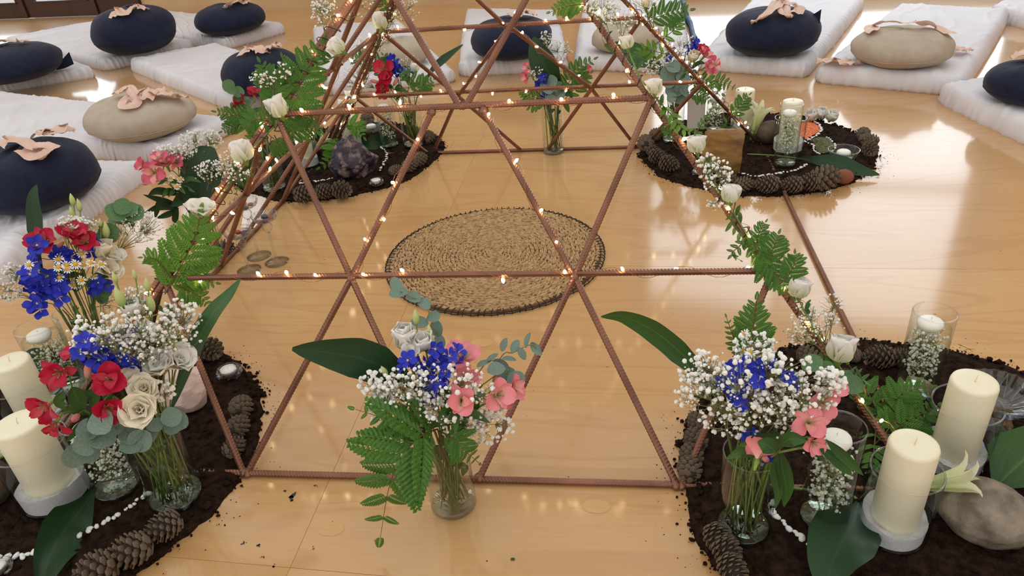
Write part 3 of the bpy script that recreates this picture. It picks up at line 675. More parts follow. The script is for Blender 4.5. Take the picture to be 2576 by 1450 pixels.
petal_mat('al_streak', S(250, 228, 180), S(248, 196, 180), S(242, 146, 158), 0.5, 0.15, 0.4, S(196, 70, 84))
petal_mat('al_streak_red', S(248, 214, 190), S(224, 96, 106), S(190, 30, 62), 0.5, 0.15, 0.45, S(150, 20, 50))
petal_mat('bud_pink', S(170, 180, 110), S(222, 150, 140), S(206, 90, 110), 0.5, 0.1, 0.4, S(120, 140, 80))
petal_mat('white_petal', S(218, 224, 186), S(248, 245, 238), S(253, 252, 250), 0.55, 0.2, 0.15, S(232, 228, 214))
petal_mat('cream_petal', S(224, 226, 176), S(250, 242, 224), S(253, 248, 240), 0.55, 0.2, 0.15, S(234, 224, 200))
petal_mat('green_bud', S(140, 168, 84), S(190, 206, 128), S(222, 226, 168), 0.5, 0.1, 0.3, S(150, 176, 90))
petal_mat('blue_petal', S(86, 88, 206), S(46, 56, 190), S(58, 74, 212), 0.5, 0.15, 0.3, S(34, 34, 150))
petal_mat('lily_petal', S(176, 196, 110), S(214, 222, 160), S(244, 240, 222), 0.5, 0.25, 0.4, S(196, 210, 138), S(190, 206, 130))
petal_mat('daisy_ray', S(240, 240, 226), S(250, 248, 242), S(250, 248, 244), 0.6, 0.2)
pm('daisy_disc', S(226, 168, 30), S(240, 190, 50), 300, 0.8, bump=0.4, bscale=900)
pm('gyp_white', S(244, 244, 238), S(252, 252, 249), 200, 0.8, spec=0.2, trans=0.12)
pm('gyp_green', S(150, 168, 112), S(176, 190, 140), 90, 0.7)
pm('wax', S(240, 234, 208), S(235, 227, 197), 6, 0.42, spec=0.4)
pm('wax_white', S(244, 242, 232), S(238, 236, 226), 10, 0.45, spec=0.4)
pm('wick', S(230, 222, 200), None, 30, 0.8)
pm('salt', S(240, 238, 236), S(222, 220, 222), 700, 0.6, bump=0.6, bscale=900)
pm('tin', S(214, 214, 212), None, 30, 0.25, metal=0.9)
pm('cone', S(82, 68, 55), S(132, 115, 95), 120, 0.85, bump=0.3, bscale=300)
pm('cone_dark', S(44, 34, 28), S(60, 48, 38), 60, 0.9)
pm('cone_brown', S(150, 92, 62), S(118, 70, 46), 90, 0.8, bump=0.3, bscale=300)
pm('pebble', S(244, 244, 242), S(226, 226, 226), 60, 0.5)
pm('river', S(146, 134, 118), S(96, 84, 70), 30, 0.8, bump=0.5, bscale=120, detail=12, contrast=(0.38, 0.62))
pm('river_dark', S(96, 82, 66), S(74, 62, 50), 14, 0.75, bump=0.25, bscale=90, detail=8)
pm('rose_quartz', S(232, 206, 198), S(214, 184, 176), 26, 0.35, bump=0.25, bscale=60, detail=8)
pm('amethyst', S(46, 36, 54), S(146, 126, 122), 46, 0.4, bump=0.7, bscale=80, detail=12, contrast=(0.48, 0.66))
pm('tiger', S(92, 62, 32), S(168, 130, 74), 3.0, 0.4, stretch=(6, 6, 14), detail=10, bump=0.15, bscale=20, contrast=(0.3, 0.7))
pm('lentil', S(232, 140, 92), S(214, 112, 66), 160, 0.8)
pm('herb', S(112, 112, 74), S(84, 86, 54), 160, 0.9)
pm('paper', S(238, 226, 216), None, 5, 0.8)
pm('gem_red', S(170, 70, 46), S(140, 50, 36), 40, 0.2); pm('gem_blue', S(76, 88, 100), S(54, 64, 76), 40, 0.2)
pm('gem_purple', S(92, 70, 112), S(70, 50, 90), 40, 0.2); pm('gem_gold', S(186, 140, 60), S(150, 106, 40), 40, 0.2); pm('gem_pink', S(214, 180, 176), S(196, 160, 158), 40, 0.2)
glass_mat('glass', (0.985, 0.993, 0.99), 0.025, 0.65, 2.8, (0.70, 0.77, 0.76))
glass_mat('glass_blue', (0.98, 0.99, 0.993), 0.025, 0.6, 2.8, (0.52, 0.63, 0.69))
glass_mat('water', (0.93, 0.955, 0.90), 0.01, 0.25, 4.0)
glass_mat('glass_thick', (0.93, 0.97, 0.955), 0.10, 0.85, 1.3)
glass_mat('crystal', (0.975, 0.98, 0.985), 0.04, 0.7, 2.2, (0.7, 0.73, 0.76))
# ------------------------------------------------------------------ petals and leaves
def petal(name, mat, W, th0, th1, cup=0.0, wave=0.0, shape='obov', nu=4, nv=6, thf=None, r0=0.04):
    wf = {'obov': lambda v: (math.sin(math.pi*min(1, v**1.35*0.93+0.02)))**0.75*(0.25+0.75*min(1, v*1.6)),
          'round': lambda v: max(0.0, 1-abs(2*(0.10+0.90*v)-1)**2.4)**(1/2.4),
          'ellip': lambda v: math.sin(math.pi*(v*0.94+0.05))**0.85,
          'lance': lambda v: math.sin(math.pi*(v**0.8*0.97+0.025))**0.9}[shape]
    acc = [(r0, 0.0, th0)]; N_ = 40; r, z = r0, 0.0
    for i in range(N_):
        v = (i+0.5)/N_; th = thf(v) if thf else th0+(th1-th0)*v
        r += math.sin(th)/N_; z += math.cos(th)/N_; acc.append((r, z, th))
    def f(u, v):
        if shape == 'round': v = 1-(1-v)**1.7
        r, z, th = acc[int(round(v*N_))]; x = (u-0.5)*2; w = W*wf(v)
        k = cup*x*x*w+wave*math.sin(x*4.2+v*5)*v*v
        return V3((r-math.cos(th)*k, x*w, z+math.sin(th)*k))
    return MB().grid(f, nu, nv)
PM = {}
def pmesh(key, mb_or, mat):
    if key not in PM: PM[key] = mb_or.mesh(key.split(':')[0], mat)
    return PM[key]
P_AL_OUT = petal('p', None, 0.40, 0.30, 1.65, 0.30, 0.05, 'obov', 6, 9)
P_AL_IN = petal('p', None, 0.22, 0.20, 1.40, 0.4, 0.03, 'obov', 4, 8)
P_LI_OUT = petal('p', None, 0.58, 0.70, 1.15, 0.55, 0.075, 'round', 8, 10)
P_LI_MID = petal('p', None, 0.52, 0.48, 0.75, 0.7, 0.07, 'round', 8, 10)
P_LI_IN = petal('p', None, 0.42, 0.22, 0.30, 0.9, 0.05, 'round', 6, 8)
P_LC_OUT = petal('p', None, 0.48, 0.60, 0.25, 0.75, 0.05, 'round', 8, 10)
P_LC_IN = petal('p', None, 0.40, 0.38, 0.0, 0.9, 0.04, 'round', 6, 8)
P_LILY = petal('p', None, 0.125, 0.2, 0.2, 1.2, 0.0, 'lance', 4, 12, thf=lambda v: 0.14+1.25*max(0, (v-0.62)/0.38)**1.4)
def joined(pet, n, sc=None, tilt=0.0, rnd=R_):
    mb = MB()
    for i in range(n):
        s = rnd.uniform(0.88, 1.08); mb.add(pet, Matrix.Rotation(2*math.pi*i/n+rnd.uniform(-.12, .12), 4, 'Z') @ Matrix.Rotation(rnd.uniform(-.15, .15), 4, 'X') @ Matrix.Diagonal((s, s, s, 1)))
    return mb
FLORETS = []
for i in range(3):
    mb = joined(petal('p', None, 0.36, 0.85, 1.35, 0.35, 0.09, 'obov', 4, 6), 5)
    FLORETS.append(mb.mesh('floret', 'blue_petal'))
FLEYE = MB().blob((0, 0, 0.09), 0.13, 0.13, 0.12, nu=6, nv=4).mesh('floret_eye', 'white_petal')
DRAY = joined(petal('p', None, 0.17, 1.45, 1.75, 0.1, 0.0, 'obov', 2, 4, r0=0.25), 12).mesh('ray_petals', 'daisy_ray')
DDISC = MB().lathe([(0.50, -0.04), (0.47, 0.12), (0.30, 0.26), (0.0, 0.31)], 12).mesh('flower_disc', 'daisy_disc')
BUDM = MB().lathe([(0.05, 0.0), (0.16, 0.12), (0.22, 0.32), (0.20, 0.55), (0.10, 0.82), (0.0, 1.0)], 9)
BUDM.uv = {i: (0.5+0.5*math.sin(i*2.4), (i//9)/5) for i in range(len(BUDM.v))}
ALBUD = MB().lathe([(0.05, 0.0), (0.15, 0.2), (0.19, 0.5), (0.15, 0.8), (0.0, 1.0)], 9); ALBUD.uv = {i: ((i*0.37) % 1, (i//9)/4) for i in range(len(ALBUD.v))}
CALYX = MB().lathe([(0.05, -0.25), (0.13, -0.12), (0.20, 0.05), (0.24, 0.16)], 8).mesh('calyx', 'stem')
THROAT = MB().lathe([(0.03, -0.45), (0.07, -0.3), (0.09, -0.08), (0.10, 0.10), (0.05, 0.16)], 8)
for k in range(5):
    a = 2*math.pi*k/5; THROAT.tube([V3((0, 0, 0.05)), V3((0.08*math.cos(a), 0.08*math.sin(a), 0.35)), V3((0.2*math.cos(a), 0.2*math.sin(a), 0.55))], [0.02, 0.016, 0.03], 4)
THROAT = THROAT.mesh('bloom', 'green_bud')
def gyp_blob(rnd):
    mb = MB()
    for i in range(5):
        d = V3((rnd.gauss(0, 1), rnd.gauss(0, 1), rnd.gauss(0.3, 1))).normalized()
        mb.blob(d*0.38, 0.62, 0.62, 0.5, q=d.to_track_quat('Z', 'Y'), nu=6, nv=4, jit=0.18, rnd=rnd)
    return mb
GB = [gyp_blob(random.Random(i)) for i in range(4)]
GBM = [g.mesh('blossom', 'gyp_white', False) for g in GB]
GSM = MB().blob((0, 0, 0), 1, 1, 1, nu=5, nv=4, jit=0.1)
def pinna_mb(n, seed):
    rnd = random.Random(seed); mb = MB()
    def zz(y): return -0.16*y*y
    for i in range(n+1):
        t = 0.05+0.95*i/n; ll = 0.29*(1-t)**0.7*(0.75+0.5*min(1, t*3))+0.035
        for s_ in (-1, 1):
            if i == n and s_ > 0: continue
            an = 0.62 if i < n else 1.57
            y0 = t+(0.02 if s_ > 0 else 0); d = V3((s_*math.cos(an), math.sin(an), 0)); e = V3((-d.y, d.x, 0)); w = min(0.054, ll*0.31)*rnd.uniform(.9, 1.1)
            o0 = V3((0, y0 if i < n else 0.92, 0))
            pts = [o0, o0+d*ll*0.30+e*w, o0+d*ll*0.55+e*w*1.02, o0+d*ll*0.72+e*w*0.95, o0+d*ll, o0+d*ll*0.74-e*w*0.9, o0+d*ll*0.45-e*w*1.0, o0+d*ll*0.22-e*w*0.7]
            b = len(mb.v)
            for j, p in enumerate(pts): mb.v.append(V3((p.x, p.y, zz(p.y)+(-0.02 if j not in (0, 4) else 0.012))))
            mid = o0+d*ll*0.5; mb.v.append(V3((mid.x, mid.y, zz(mid.y)+0.016)))
            for j in range(8): mb.f.append((b+8, b+j, b+(j+1) % 8))
    mb.tube([V3((0, y, zz(y)+0.004)) for y in (0, 0.25, 0.5, 0.75, 0.97)], [0.013, 0.011, 0.009, 0.006, 0.003], 3)
    return mb
PIN = {c: [pinna_mb(11, i).mesh('pinna', c, False) for i in range(2)] for c in ('fern_green', 'fern_bright')}
ELEAF = MB()
def _el(u, v):
    a = (u-0.5)*2; y = v; w = 0.5*math.sin(math.pi*(v*0.95+0.025))**0.6
    return V3((a*w, y, 0.10*a*a*w*2-0.10*(v-0.4)**2))
ELEAF.grid(_el, 4, 6)
ELF = {c: MB().add(ELEAF, Matrix()).mesh('leaf', c) for c in ('euca', 'euca_green')}
# ------------------------------------------------------------------ label bookkeeping for look-alikes
REG = []
def reg(o, kind, where, cat, head): o['category'] = cat; REG.append((o, kind, where, V3(head)))
ORD = ['', 'second', 'third', 'fourth', 'fifth', 'sixth', 'seventh', 'eighth', 'ninth', 'tenth', 'eleventh', 'twelfth']
def finish_labels():
    by = {}
    for r in REG: by.setdefault((r[1], r[2]), []).append(r)
    for (kind, where), L in by.items():
        L.sort(key=lambda r: proj(r[3])[0]); n = len(L)
        for i, (o, _, _, _) in enumerate(L):
            if n == 1: s = '%s %s' % (kind, where)
            elif n == 2: s = '%s %s %s' % (('left', 'right')[i], kind, where)
            elif i == 0: s = 'leftmost %s %s' % (kind, where)
            elif i == n-1: s = 'rightmost %s %s' % (kind, where)
            else: s = '%s %s from the left %s' % (ORD[i], kind, where)
            o['label'] = s
            if n > 1: o['group'] = ('%ss %s' % (kind, where))
# ------------------------------------------------------------------ vessels
def water_base(c): return c
class Vessel: pass
def wall_profile(R, H, t, zb): return [(R*0.94, 0.0), (R, 0.003), (R, H-0.0012), (R-t*0.5, H), (R-t, H-0.0012), (R-t, zb+0.003), (R*0.9-t, zb)]
def cylinder_vase(bpx, hw, tpx, label, cat='vase', name='glass_vase', z0=SZ, water=0.62, gm='glass', zb=0.010, H=None, group='clear glass cylinder vases'):
    w = Vessel(); w.base = G(*bpx, z0); w.R = hw/pxm(w.base); w.H = H or max(0.05, VP(*tpx, w.base).z-z0)
    o = thing(name, label, cat, w.base, group); w.o = o; w.zb = zb
    t = 0.0022; R, Hh = w.R, w.H
    body = MB().lathe([(R*0.93, 0.0006), (R, 0.004), (R, Hh)], 44)
    body.f = [q for q in body.f if len(q) <= 4]
    link('glass_wall', body.mesh('glass_wall', gm), o)
    link('glass_base', MB().lathe([(0, 0.0), (R*0.92, 0.0), (R-t-0.0002, 0.003), (R-t-0.0002, zb-0.001), (R*0.9, zb), (0, zb)], 40).mesh('glass_base', 'glass_thick'), o)
    link('rim', MB().tube([V3(((R-t*0.5)*math.cos(a), (R-t*0.5)*math.sin(a), Hh)) for a in [2*math.pi*i/48 for i in range(49)]], 0.0011, 6, False).mesh('rim', 'crystal'), o)
    if water:
        w.wl = Hh*water
        link('water', MB().lathe([(R-t-0.0004, zb+0.0004), (R-t-0.0004, w.wl-0.001), (R-t-0.0012, w.wl), (0, w.wl)], 36).mesh('water', 'water'), o)
    return w
def wax_disc(mb, R, H, b=0.18):
    mb.lathe([(0, 0), (R*(1-b*0.6), 0), (R, H*b), (R, H*(1-b*1.2)), (R*(1-b*0.5), H*(1-b*0.3)), (R*(1-b*1.3), H), (0, H*0.985)], 36); return mb
def pillar(label, base, R, H, z):
    o = thing('pillar_candle', label, 'candle', base+V3((0, 0, z)), 'cream pillar candles')
    e = 0.0035
    link('wax_body', MB().lathe([(0, 0), (R-0.001, 0), (R, 0.001), (R, H-e*1.6), (R-e*0.35, H-e*0.45), (R-e*1.3, H), (R*0.45, H-0.0006), (R*0.1, H-0.0016), (0, H-0.0018)], 44).mesh('wax_body', 'wax'), o)
    link('wick', MB().tube([V3((0, 0, H-0.003)), V3((0.0006, 0, H+0.004)), V3((0.0022, 0.001, H+0.009))], [0.0009, 0.0009, 0.0006], 5).mesh('wick', 'wick'), o)
    return o
def salt_bed(label, base, R, z, h):
    mb = MB(); rnd = random.Random(int(R*1e5)); n = 40
    mb.v.append(V3((0, 0, h)))
    for i in range(1, 9):
        for j in range(n):
            a = 2*math.pi*j/n; r = R*i/8; mb.v.append(V3((r*math.cos(a), r*math.sin(a), h+0.004*fbm(r*60*math.cos(a), r*60*math.sin(a), R*50, 3)+0.009*(i/8)**3*(1+.6*math.sin(a+R*300)))))
    for j in range(n): mb.v.append(V3((R*0.97*math.cos(2*math.pi*j/n), R*0.97*math.sin(2*math.pi*j/n), 0)))
    for j in range(n): mb.f.append((0, 1+j, 1+(j+1) % n))
    for i in range(8):
        for j in range(n): a = 1+i*n+j; b = 1+i*n+(j+1) % n; mb.f.append((a, a+n, b+n, b))
    for i in range(260):
        r = R*0.96*math.sqrt(rnd.random()); a = rnd.uniform(0, 6.28); s = rnd.uniform(.0004, .0009); mb.blob((r*math.cos(a), r*math.sin(a), h+0.003*fbm(r*60*math.cos(a), r*60*math.sin(a), R*50, 3)+0.009*(r/R)**3), s, s, s, nu=4, nv=3, jit=.2, rnd=rnd)
    tag(link('salt_bed', mb.mesh('salt_bed', 'salt', False), None, base+V3((0, 0, z))), label, 'salt', kind='stuff')
def hurricane(bpx, hw, rpx, where, candle_top, candle_hw, salt=True, z0=SZ, candle=True):
    w = Vessel(); w.base = G(*bpx, z0); R = hw/pxm(w.base); H = VP(*rpx, w.base).z-z0; w.R = R; w.H = H
    o = thing('glass_hurricane', 'wide clear glass cylinder around the pillar candle '+where, 'candle holder', w.base, 'glass hurricanes'); t = 0.0026
    body = MB().lathe([(R*0.90, 0.0006), (R*0.985, 0.004), (R, 0.010), (R, H)], 56)
    body.f = [q for q in body.f if len(q) <= 4]
    link('glass_wall', body.mesh('glass_wall', 'glass_blue'), o)
    link('glass_base', MB().lathe([(0, 0), (R*0.89, 0.0), (R*0.95, 0.002), (R*0.93, 0.0045), (0, 0.005)], 44).mesh('glass_base', 'glass_blue'), o)
    link('rim', MB().tube([V3(((R-t*0.5)*math.cos(a), (R-t*0.5)*math.sin(a), H)) for a in [2*math.pi*i/56 for i in range(57)]], 0.0013, 6, False).mesh('rim', 'crystal'), o)
    sh = 0.019
    if salt: salt_bed('white coarse salt around the foot of the candle '+where, w.base, R-t-0.0015, 0.0055, sh)
    ctop = VP(*candle_top, w.base); cr = candle_hw/pxm(ctop); zc = 0.012
    pillar('cream pillar candle '+where, w.base, cr, ctop.z-z0-zc, zc)
    return w
def float_candle(label, base, z, R=0.021):
    o = thing('floating_candle', label, 'candle', base+V3((0, 0, z)), 'white floating candles')
    link('wax_body', MB().lathe([(0, -0.010), (R*0.55, -0.010), (R*0.9, -0.004), (R, 0.001), (R*0.93, 0.006), (R*0.7, 0.009), (0, 0.0095)], 32).mesh('wax_body', 'wax_white'), o)
    link('wick', MB().tube([V3((0, 0, 0.008)), V3((0.0005, 0, 0.014))], 0.0007, 5).mesh('wick', 'wick'), o)
def gyp_sprig(where, root, heads, joined_=True, rs=(0.0030, 0.0048), stem_r=0.0007, name='gypsophila_sprig', kind='white gypsophila sprig', foot=None, bud=0.7, cat='flower'):
    """heads: blossom positions; thin branching stems run from root through a fork to each"""
    rnd = random.Random(int(abs(heads[0].x*1e5)+abs(heads[0].y*1e4)))
    o = thing(name, None, cat, foot or root); o0 = V3(foot or root); c = sum(heads, V3())/len(heads)
    st = MB(); fork = root.lerp(c, 0.45)
    if foot is not None: st.tube([p-o0 for p in bez(foot, foot.lerp(root, 0.6), root, 5)], stem_r*1.3, 4)
    st.tube([p-o0 for p in bez(root, root.lerp(fork, .5), fork, 4)], stem_r*1.2, 4)
    k = max(2, len(heads)//7); subs = rnd.sample(heads, min(k, len(heads))); nodes = [fork.lerp(s, 0.62)+V3((rnd.gauss(0, .003), rnd.gauss(0, .003), 0)) for s in subs]
    for nd in nodes: st.tube([fork-o0, (fork+nd)/2-o0+V3((0, 0, 0.003)), nd-o0], [stem_r, stem_r*.8, stem_r*.7], 3, False)
    bl = MB()
    for h in heads:
        nd = min(nodes, key=lambda q: (q-h).length); mid = nd.lerp(h, 0.55)+V3((rnd.gauss(0, .002), rnd.gauss(0, .002), -0.002))
        st.tube([nd-o0, mid-o0, h-o0], [stem_r*.6, stem_r*.5, stem_r*.4], 3, False)
        r = rnd.uniform(*rs)
        M_ = Matrix.Translation(h-o0) @ Quaternion((rnd.random()-.5, rnd.random()-.5, rnd.random()-.5, rnd.random()-.5)).normalized().to_matrix().to_4x4() @ Matrix.Diagonal((r, r, r, 1))
        if joined_: bl.add(GB[rnd.randrange(4)], M_)
        else: link('blossom', GBM[rnd.randrange(4)], o, M=M_)
        if rnd.random() < bud:      # tiny side bud
            q = mid+V3((rnd.gauss(0, .006), rnd.gauss(0, .006), rnd.gauss(0.002, .005))); st.tube([mid-o0, q-o0], stem_r*.4, 3, False); s_ = rnd.uniform(.0009, .0016); bl.add(GSM, Matrix.Translation(q-o0) @ Matrix.Diagonal((s_, s_, s_, 1)))
    link('stem', st.mesh('gyp_stem', 'thin_stem'), o)
    if bl.v: tag(link('blossoms' if joined_ else 'buds', bl.mesh('blossoms', 'gyp_white', False), o), kind='stuff')
    reg(o, kind, where, cat, c); return o
def inside(w, rnd, z0, z1, k=0.8):
    a = rnd.uniform(0, 6.28); r = w.R*k*math.sqrt(rnd.random()); return w.base+V3((r*math.cos(a), r*math.sin(a), rnd.uniform(z0, z1)))
def candle_cylinder(bpx, hw, tpx, where, n=70, candle=True, z0=SZ, fill=0.84):
    w = cylinder_vase(bpx, hw, tpx, 'glass cylinder of water with floating candle '+where, 'vase', 'floating_candle_cylinder', z0, fill, group='floating candle cylinders')
    rnd = random.Random(int(bpx[0])); zs = w.H*0.22; wh = 'inside the cylinder '+where
    for k in range(2):
        hs = [inside(w, rnd, zs, w.wl-0.006) for _ in range(int(n*1.3))]
        gyp_sprig(wh, w.base+V3((0.003*k, 0, 0.016)), hs, True, (0.0018, 0.0036), 0.0006, kind='pale gypsophila sprig')
    if candle: float_candle('round white candle floating in the cylinder '+where, w.base+hdir(w.base)*-0.004+V3((-0.003, 0, 0)), w.wl, min(0.0215, w.R*0.62))
    return w
def tealight(px, hw, where, z0=SZ):
    b = G(*px, z0); R = hw/pxm(b)
    o = thing('tealight_holder', 'squat clear glass tealight holder '+where, 'candle holder', b, 'glass tealight holders')
    link('glass_wall', MB().lathe([(0, 0), (R*0.72, 0), (R, R*0.35), (R*0.98, R*0.6), (R*0.80, R*0.78), (R*0.66, R*0.76), (R*0.64, R*0.30), (0, R*0.28)], 36).mesh('glass_wall', 'crystal'), o)
    c = thing('tealight', 'small white tealight in the glass holder '+where, 'candle', b+V3((0, 0, R*0.30)), 'white tealights'); r = R*0.60
    link('cup', MB().lathe([(0, 0), (r, 0), (r, r*0.75), (r*0.96, r*0.75), (r*0.95, r*0.6), (0, r*0.6)], 30).mesh('cup', 'tin'), c)
    link('wax_body', MB().lathe([(0, r*0.6), (r*0.94, r*0.6), (r*0.94, r*0.70), (0, r*0.69)], 28).mesh('wax_body', 'wax_white'), c)
    link('wick', MB().tube([V3((0, 0, r*0.68)), V3((0.0004, 0, r*0.95))], 0.0006, 4).mesh('wick', 'wick'), c)
# ------------------------------------------------------------------ flowers with stems
def stem_path(w, head, rnd, n=9):
    """from the vase floor through its mouth to the flower head"""
    a = rnd.uniform(0, 6.28); R = w.R*0.8
    d = head-w.base; h = V3((d.x, d.y, 0)); hl = max(h.length, 1e-4); hn = h/hl
    mouth = w.base+hn*min(R*0.85, hl)+V3((0, 0, w.H*0.98)); rr = R*rnd.uniform(.2, .85)
    foot = w.base+V3((rr*math.cos(a), rr*math.sin(a), w.zb+0.004))
    if head.z < mouth.z+0.01: return bez(foot, foot.lerp(mouth, .6), mouth, 5)+[mouth.lerp(head, .5)+V3((0, 0, .012)), head]
    return bez(foot, foot.lerp(mouth, .5), mouth, 4)[:-1]+bez(mouth, mouth.lerp(head, .5)+V3((0, 0, .015)), head, 5)
def facing(w, head, cam_=0.5, up=0.5, out=0.5, rnd=R_):
    d = head-w.base; h = V3((d.x, d.y, 0)); h = h.normalized() if h.length > 1e-4 else V3()
    v = (CAMP-head).normalized()*cam_+V3((0, 0, up))+h*out+V3((rnd.gauss(0, .12), rnd.gauss(0, .12), rnd.gauss(0, .08))); return v.normalized()
def add_stem(o, w, head, rnd, r=0.0014, mat='stem'):
    pts = stem_path(w, head, rnd); o.location = pts[0]; o0 = pts[0].copy()
    link('stem', MB().tube([p-o0 for p in pts], r, 6).mesh('stem', mat), o); return o0, (pts[-1]-pts[-2]).normalized(), pts
def alstro(w, blooms, col, buds=(), leaves=3, kind=None):
    """blooms: (px,py,dd,size_px[,cam,up,out])"""
    rnd = random.Random(int(blooms[0][0]*7+blooms[0][1])); main = blooms[0]
    h0 = VP(main[0], main[1], w.base, main[2]); o = thing('alstroemeria', None, 'flower', h0)
    cen = sum((VP(b[0], b[1], w.base, b[2]) for b in blooms), V3())/len(blooms)
    hub = cen.lerp(w.base+V3((0, 0, w.H)), 0.28) if len(blooms) > 1 else cen-(cen-w.base-V3((0, 0, w.H))).normalized()*0.02
    o0, td, pts = add_stem(o, w, hub, rnd, 0.0017)
    mo = {'red': 'al_red', 'pink': 'al_pink', 'rose': 'al_rose'}[col]
    for b in blooms:
        h = VP(b[0], b[1], w.base, b[2]); s = b[3]/pxm(h)*0.68; cu = b[4:7] if len(b) > 4 else (0.7, 0.25, 0.5)
        fd = facing(w, h, *cu, rnd); M_ = orient(h-o0-fd*s*0.25, fd, rnd.uniform(0, 6))
        bl = link('bloom', THROAT, o, M=M_ @ Matrix.Diagonal((s, s, s, 1)))
        link('flower_stalk', MB().tube([p-o0 for p in bez(hub, hub.lerp(h, .4)+td*0.01, h-fd*s*0.6, 4)], 0.0011, 5).mesh('flower_stalk', 'stem'), o)
        for k in range(6):
            inn = k % 2; me = pmesh('petal:%s%d' % (col, inn), MB().add(P_AL_IN if inn else P_AL_OUT, Matrix()), ('al_streak_red' if col == 'red' else 'al_streak') if (inn and k != 5) else mo)
            link('petal', me, bl, M=Matrix.Rotation(math.pi*k/3+rnd.uniform(-.1, .1), 4, 'Z') @ Matrix.Rotation(rnd.uniform(-.45, .2), 4, 'Y') @ Matrix.Diagonal((rnd.uniform(.92, 1.08),)*3+(1,)))
    for b in buds:
        h = VP(b[0], b[1], w.base, b[2]); s = b[3]/pxm(h); d = (h-hub).normalized()
        link('bud', pmesh('bud:al', ALBUD, 'bud_pink'), o, M=orient(h-o0-d*s*.5, d, 0, s)); link('flower_stalk', MB().tube([hub-o0, hub.lerp(h, .5)-o0, h-d*s*.5-o0], 0.0010, 5).mesh('flower_stalk', 'stem'), o)
    for i in range(leaves):
        t = rnd.uniform(.72, .98); p = pts[int(t*(len(pts)-1))]; a = rnd.uniform(0, 6.28); d = (V3((math.cos(a), math.sin(a), rnd.uniform(-.1, .5)))+hdir(p)*.5).normalized(); L_ = rnd.uniform(.035, .06)
        blade(o, 'leaf', [p-o0, p+d*L_*.5+V3((0, 0, .006))-o0, p+d*L_-V3((0, 0, .008))-o0], 0.014, 'leaf_soft', o0, 0.4)
    reg(o, kind or {'red': 'crimson alstroemeria stem', 'pink': 'salmon pink alstroemeria stem', 'rose': 'rose pink alstroemeria stem'}[col], w.where, 'flower', cen); return o
def blade(parent, name, pts, width, mat, o0=None, roll=0.0, shape='lance', cup=0.25, n=10, wave=0.0):
    """a leaf swept along pts (local); its face turned to the viewer, rolled by roll"""
    cur = cat_rom(pts, n); m_ = len(cur); o0 = o0 or V3()
    wf = {'lance': lambda v: max(0.02, math.sin(math.pi*(v**0.85*0.97+0.02)))**0.9, 'asp': lambda v: (0.10+0.90*min(1, v/0.42)**1.5 if v < .42 else 1.0)*max(0.02, min(1, (1.0-v)/0.42))**0.62}[shape]
    def f(u, v):
        x = v*(m_-1); i = min(int(x), m_-2); p = cur[i].lerp(cur[i+1], x-i); t = (cur[i+1]-cur[i]).normalized(); vd = (CAMP-(p+o0)).normalized()
        s = t.cross(vd).normalized(); nn = s.cross(t); rl = roll[0]+(roll[1]-roll[0])*v if hasattr(roll, '__len__') else roll
        s2 = s*math.cos(rl)+nn*math.sin(rl); n2 = nn*math.cos(rl)-s*math.sin(rl); a = (u-.5)*2; w_ = width*.5*wf(v)
        return p+s2*a*w_+n2*(cup*a*a*w_+wave*math.sin(v*14+a*2)*w_*abs(a))
    mb = MB().grid(f, 8, m_*1); return link(name, mb.mesh(name, mat), parent)
def lisi(w, px, py, dd, size, style='open', face=(0.6, 0.5, 0.4), mat='white_petal', buds=(), kind=None, root=None):
    rnd = random.Random(int(px*3+py)); h = VP(px, py, w.base, dd); s = size/pxm(h)*(0.62 if style == 'open' else 0.95)
    o = thing('lisianthus', None, 'flower', h); fd = facing(w, h, *face, rnd)
    o0, td, pts = add_stem(o, w, h-fd*s*0.3, rnd, 0.0013)
    lisi_head(o, h-o0-fd*s*(0.35 if style == 'open' else .5), fd, s, style, mat, rnd)
    hub = pts[-4]
    for b in buds:
        q = VP(b[0], b[1], w.base, b[2]); bs = b[3]/pxm(q); d = (q-hub).normalized()*.5+V3((0, 0, .5)); d.normalize()
        link('bud', pmesh('bud:li', BUDM, 'green_bud'), o, M=orient(q-o0-d*bs*.5, d, 0, (bs*.9, bs*.9, bs))); link('flower_stalk', MB().tube([p-o0 for p in bez(hub, hub.lerp(q, .5)+V3((0, 0, -.01)), q-d*bs*.5, 4)], 0.0010, 5).mesh('flower_stalk', 'stem'), o)
    reg(o, kind or ('white lisianthus bloom' if mat == 'white_petal' else 'cream lisianthus bloom'), w.where, 'flower', h); return o
def lisi_head(o, loc, fd, s, style, mat, rnd):
    M0 = orient(loc, fd, rnd.uniform(0, 6)); link('calyx', CALYX, o, M=M0 @ Matrix.Diagonal((s*.8, s*.8, s*.8, 1)))
    sets = [(P_LI_OUT, 6, 1.05), (P_LI_MID, 5, .85), (P_LI_IN, 5, .55)] if style == 'open' else [(P_LC_OUT, 5, 1.0), (P_LC_IN, 4, .95)]
    for si, (pt, n, sc) in enumerate(sets):
        me = pmesh('petal:%s%s%d' % (style, mat, si), MB().add(pt, Matrix()), mat)
        for k in range(n):
            q = s*sc*rnd.uniform(.92, 1.06); link('petal', me, o, M=M0 @ Matrix.Rotation(2*math.pi*k/n+si*.6+rnd.uniform(-.15, .15), 4, 'Z') @ Matrix.Rotation(rnd.uniform(-.14, .14), 4, 'Y') @ Matrix.Diagonal((q, q, q, 1)))
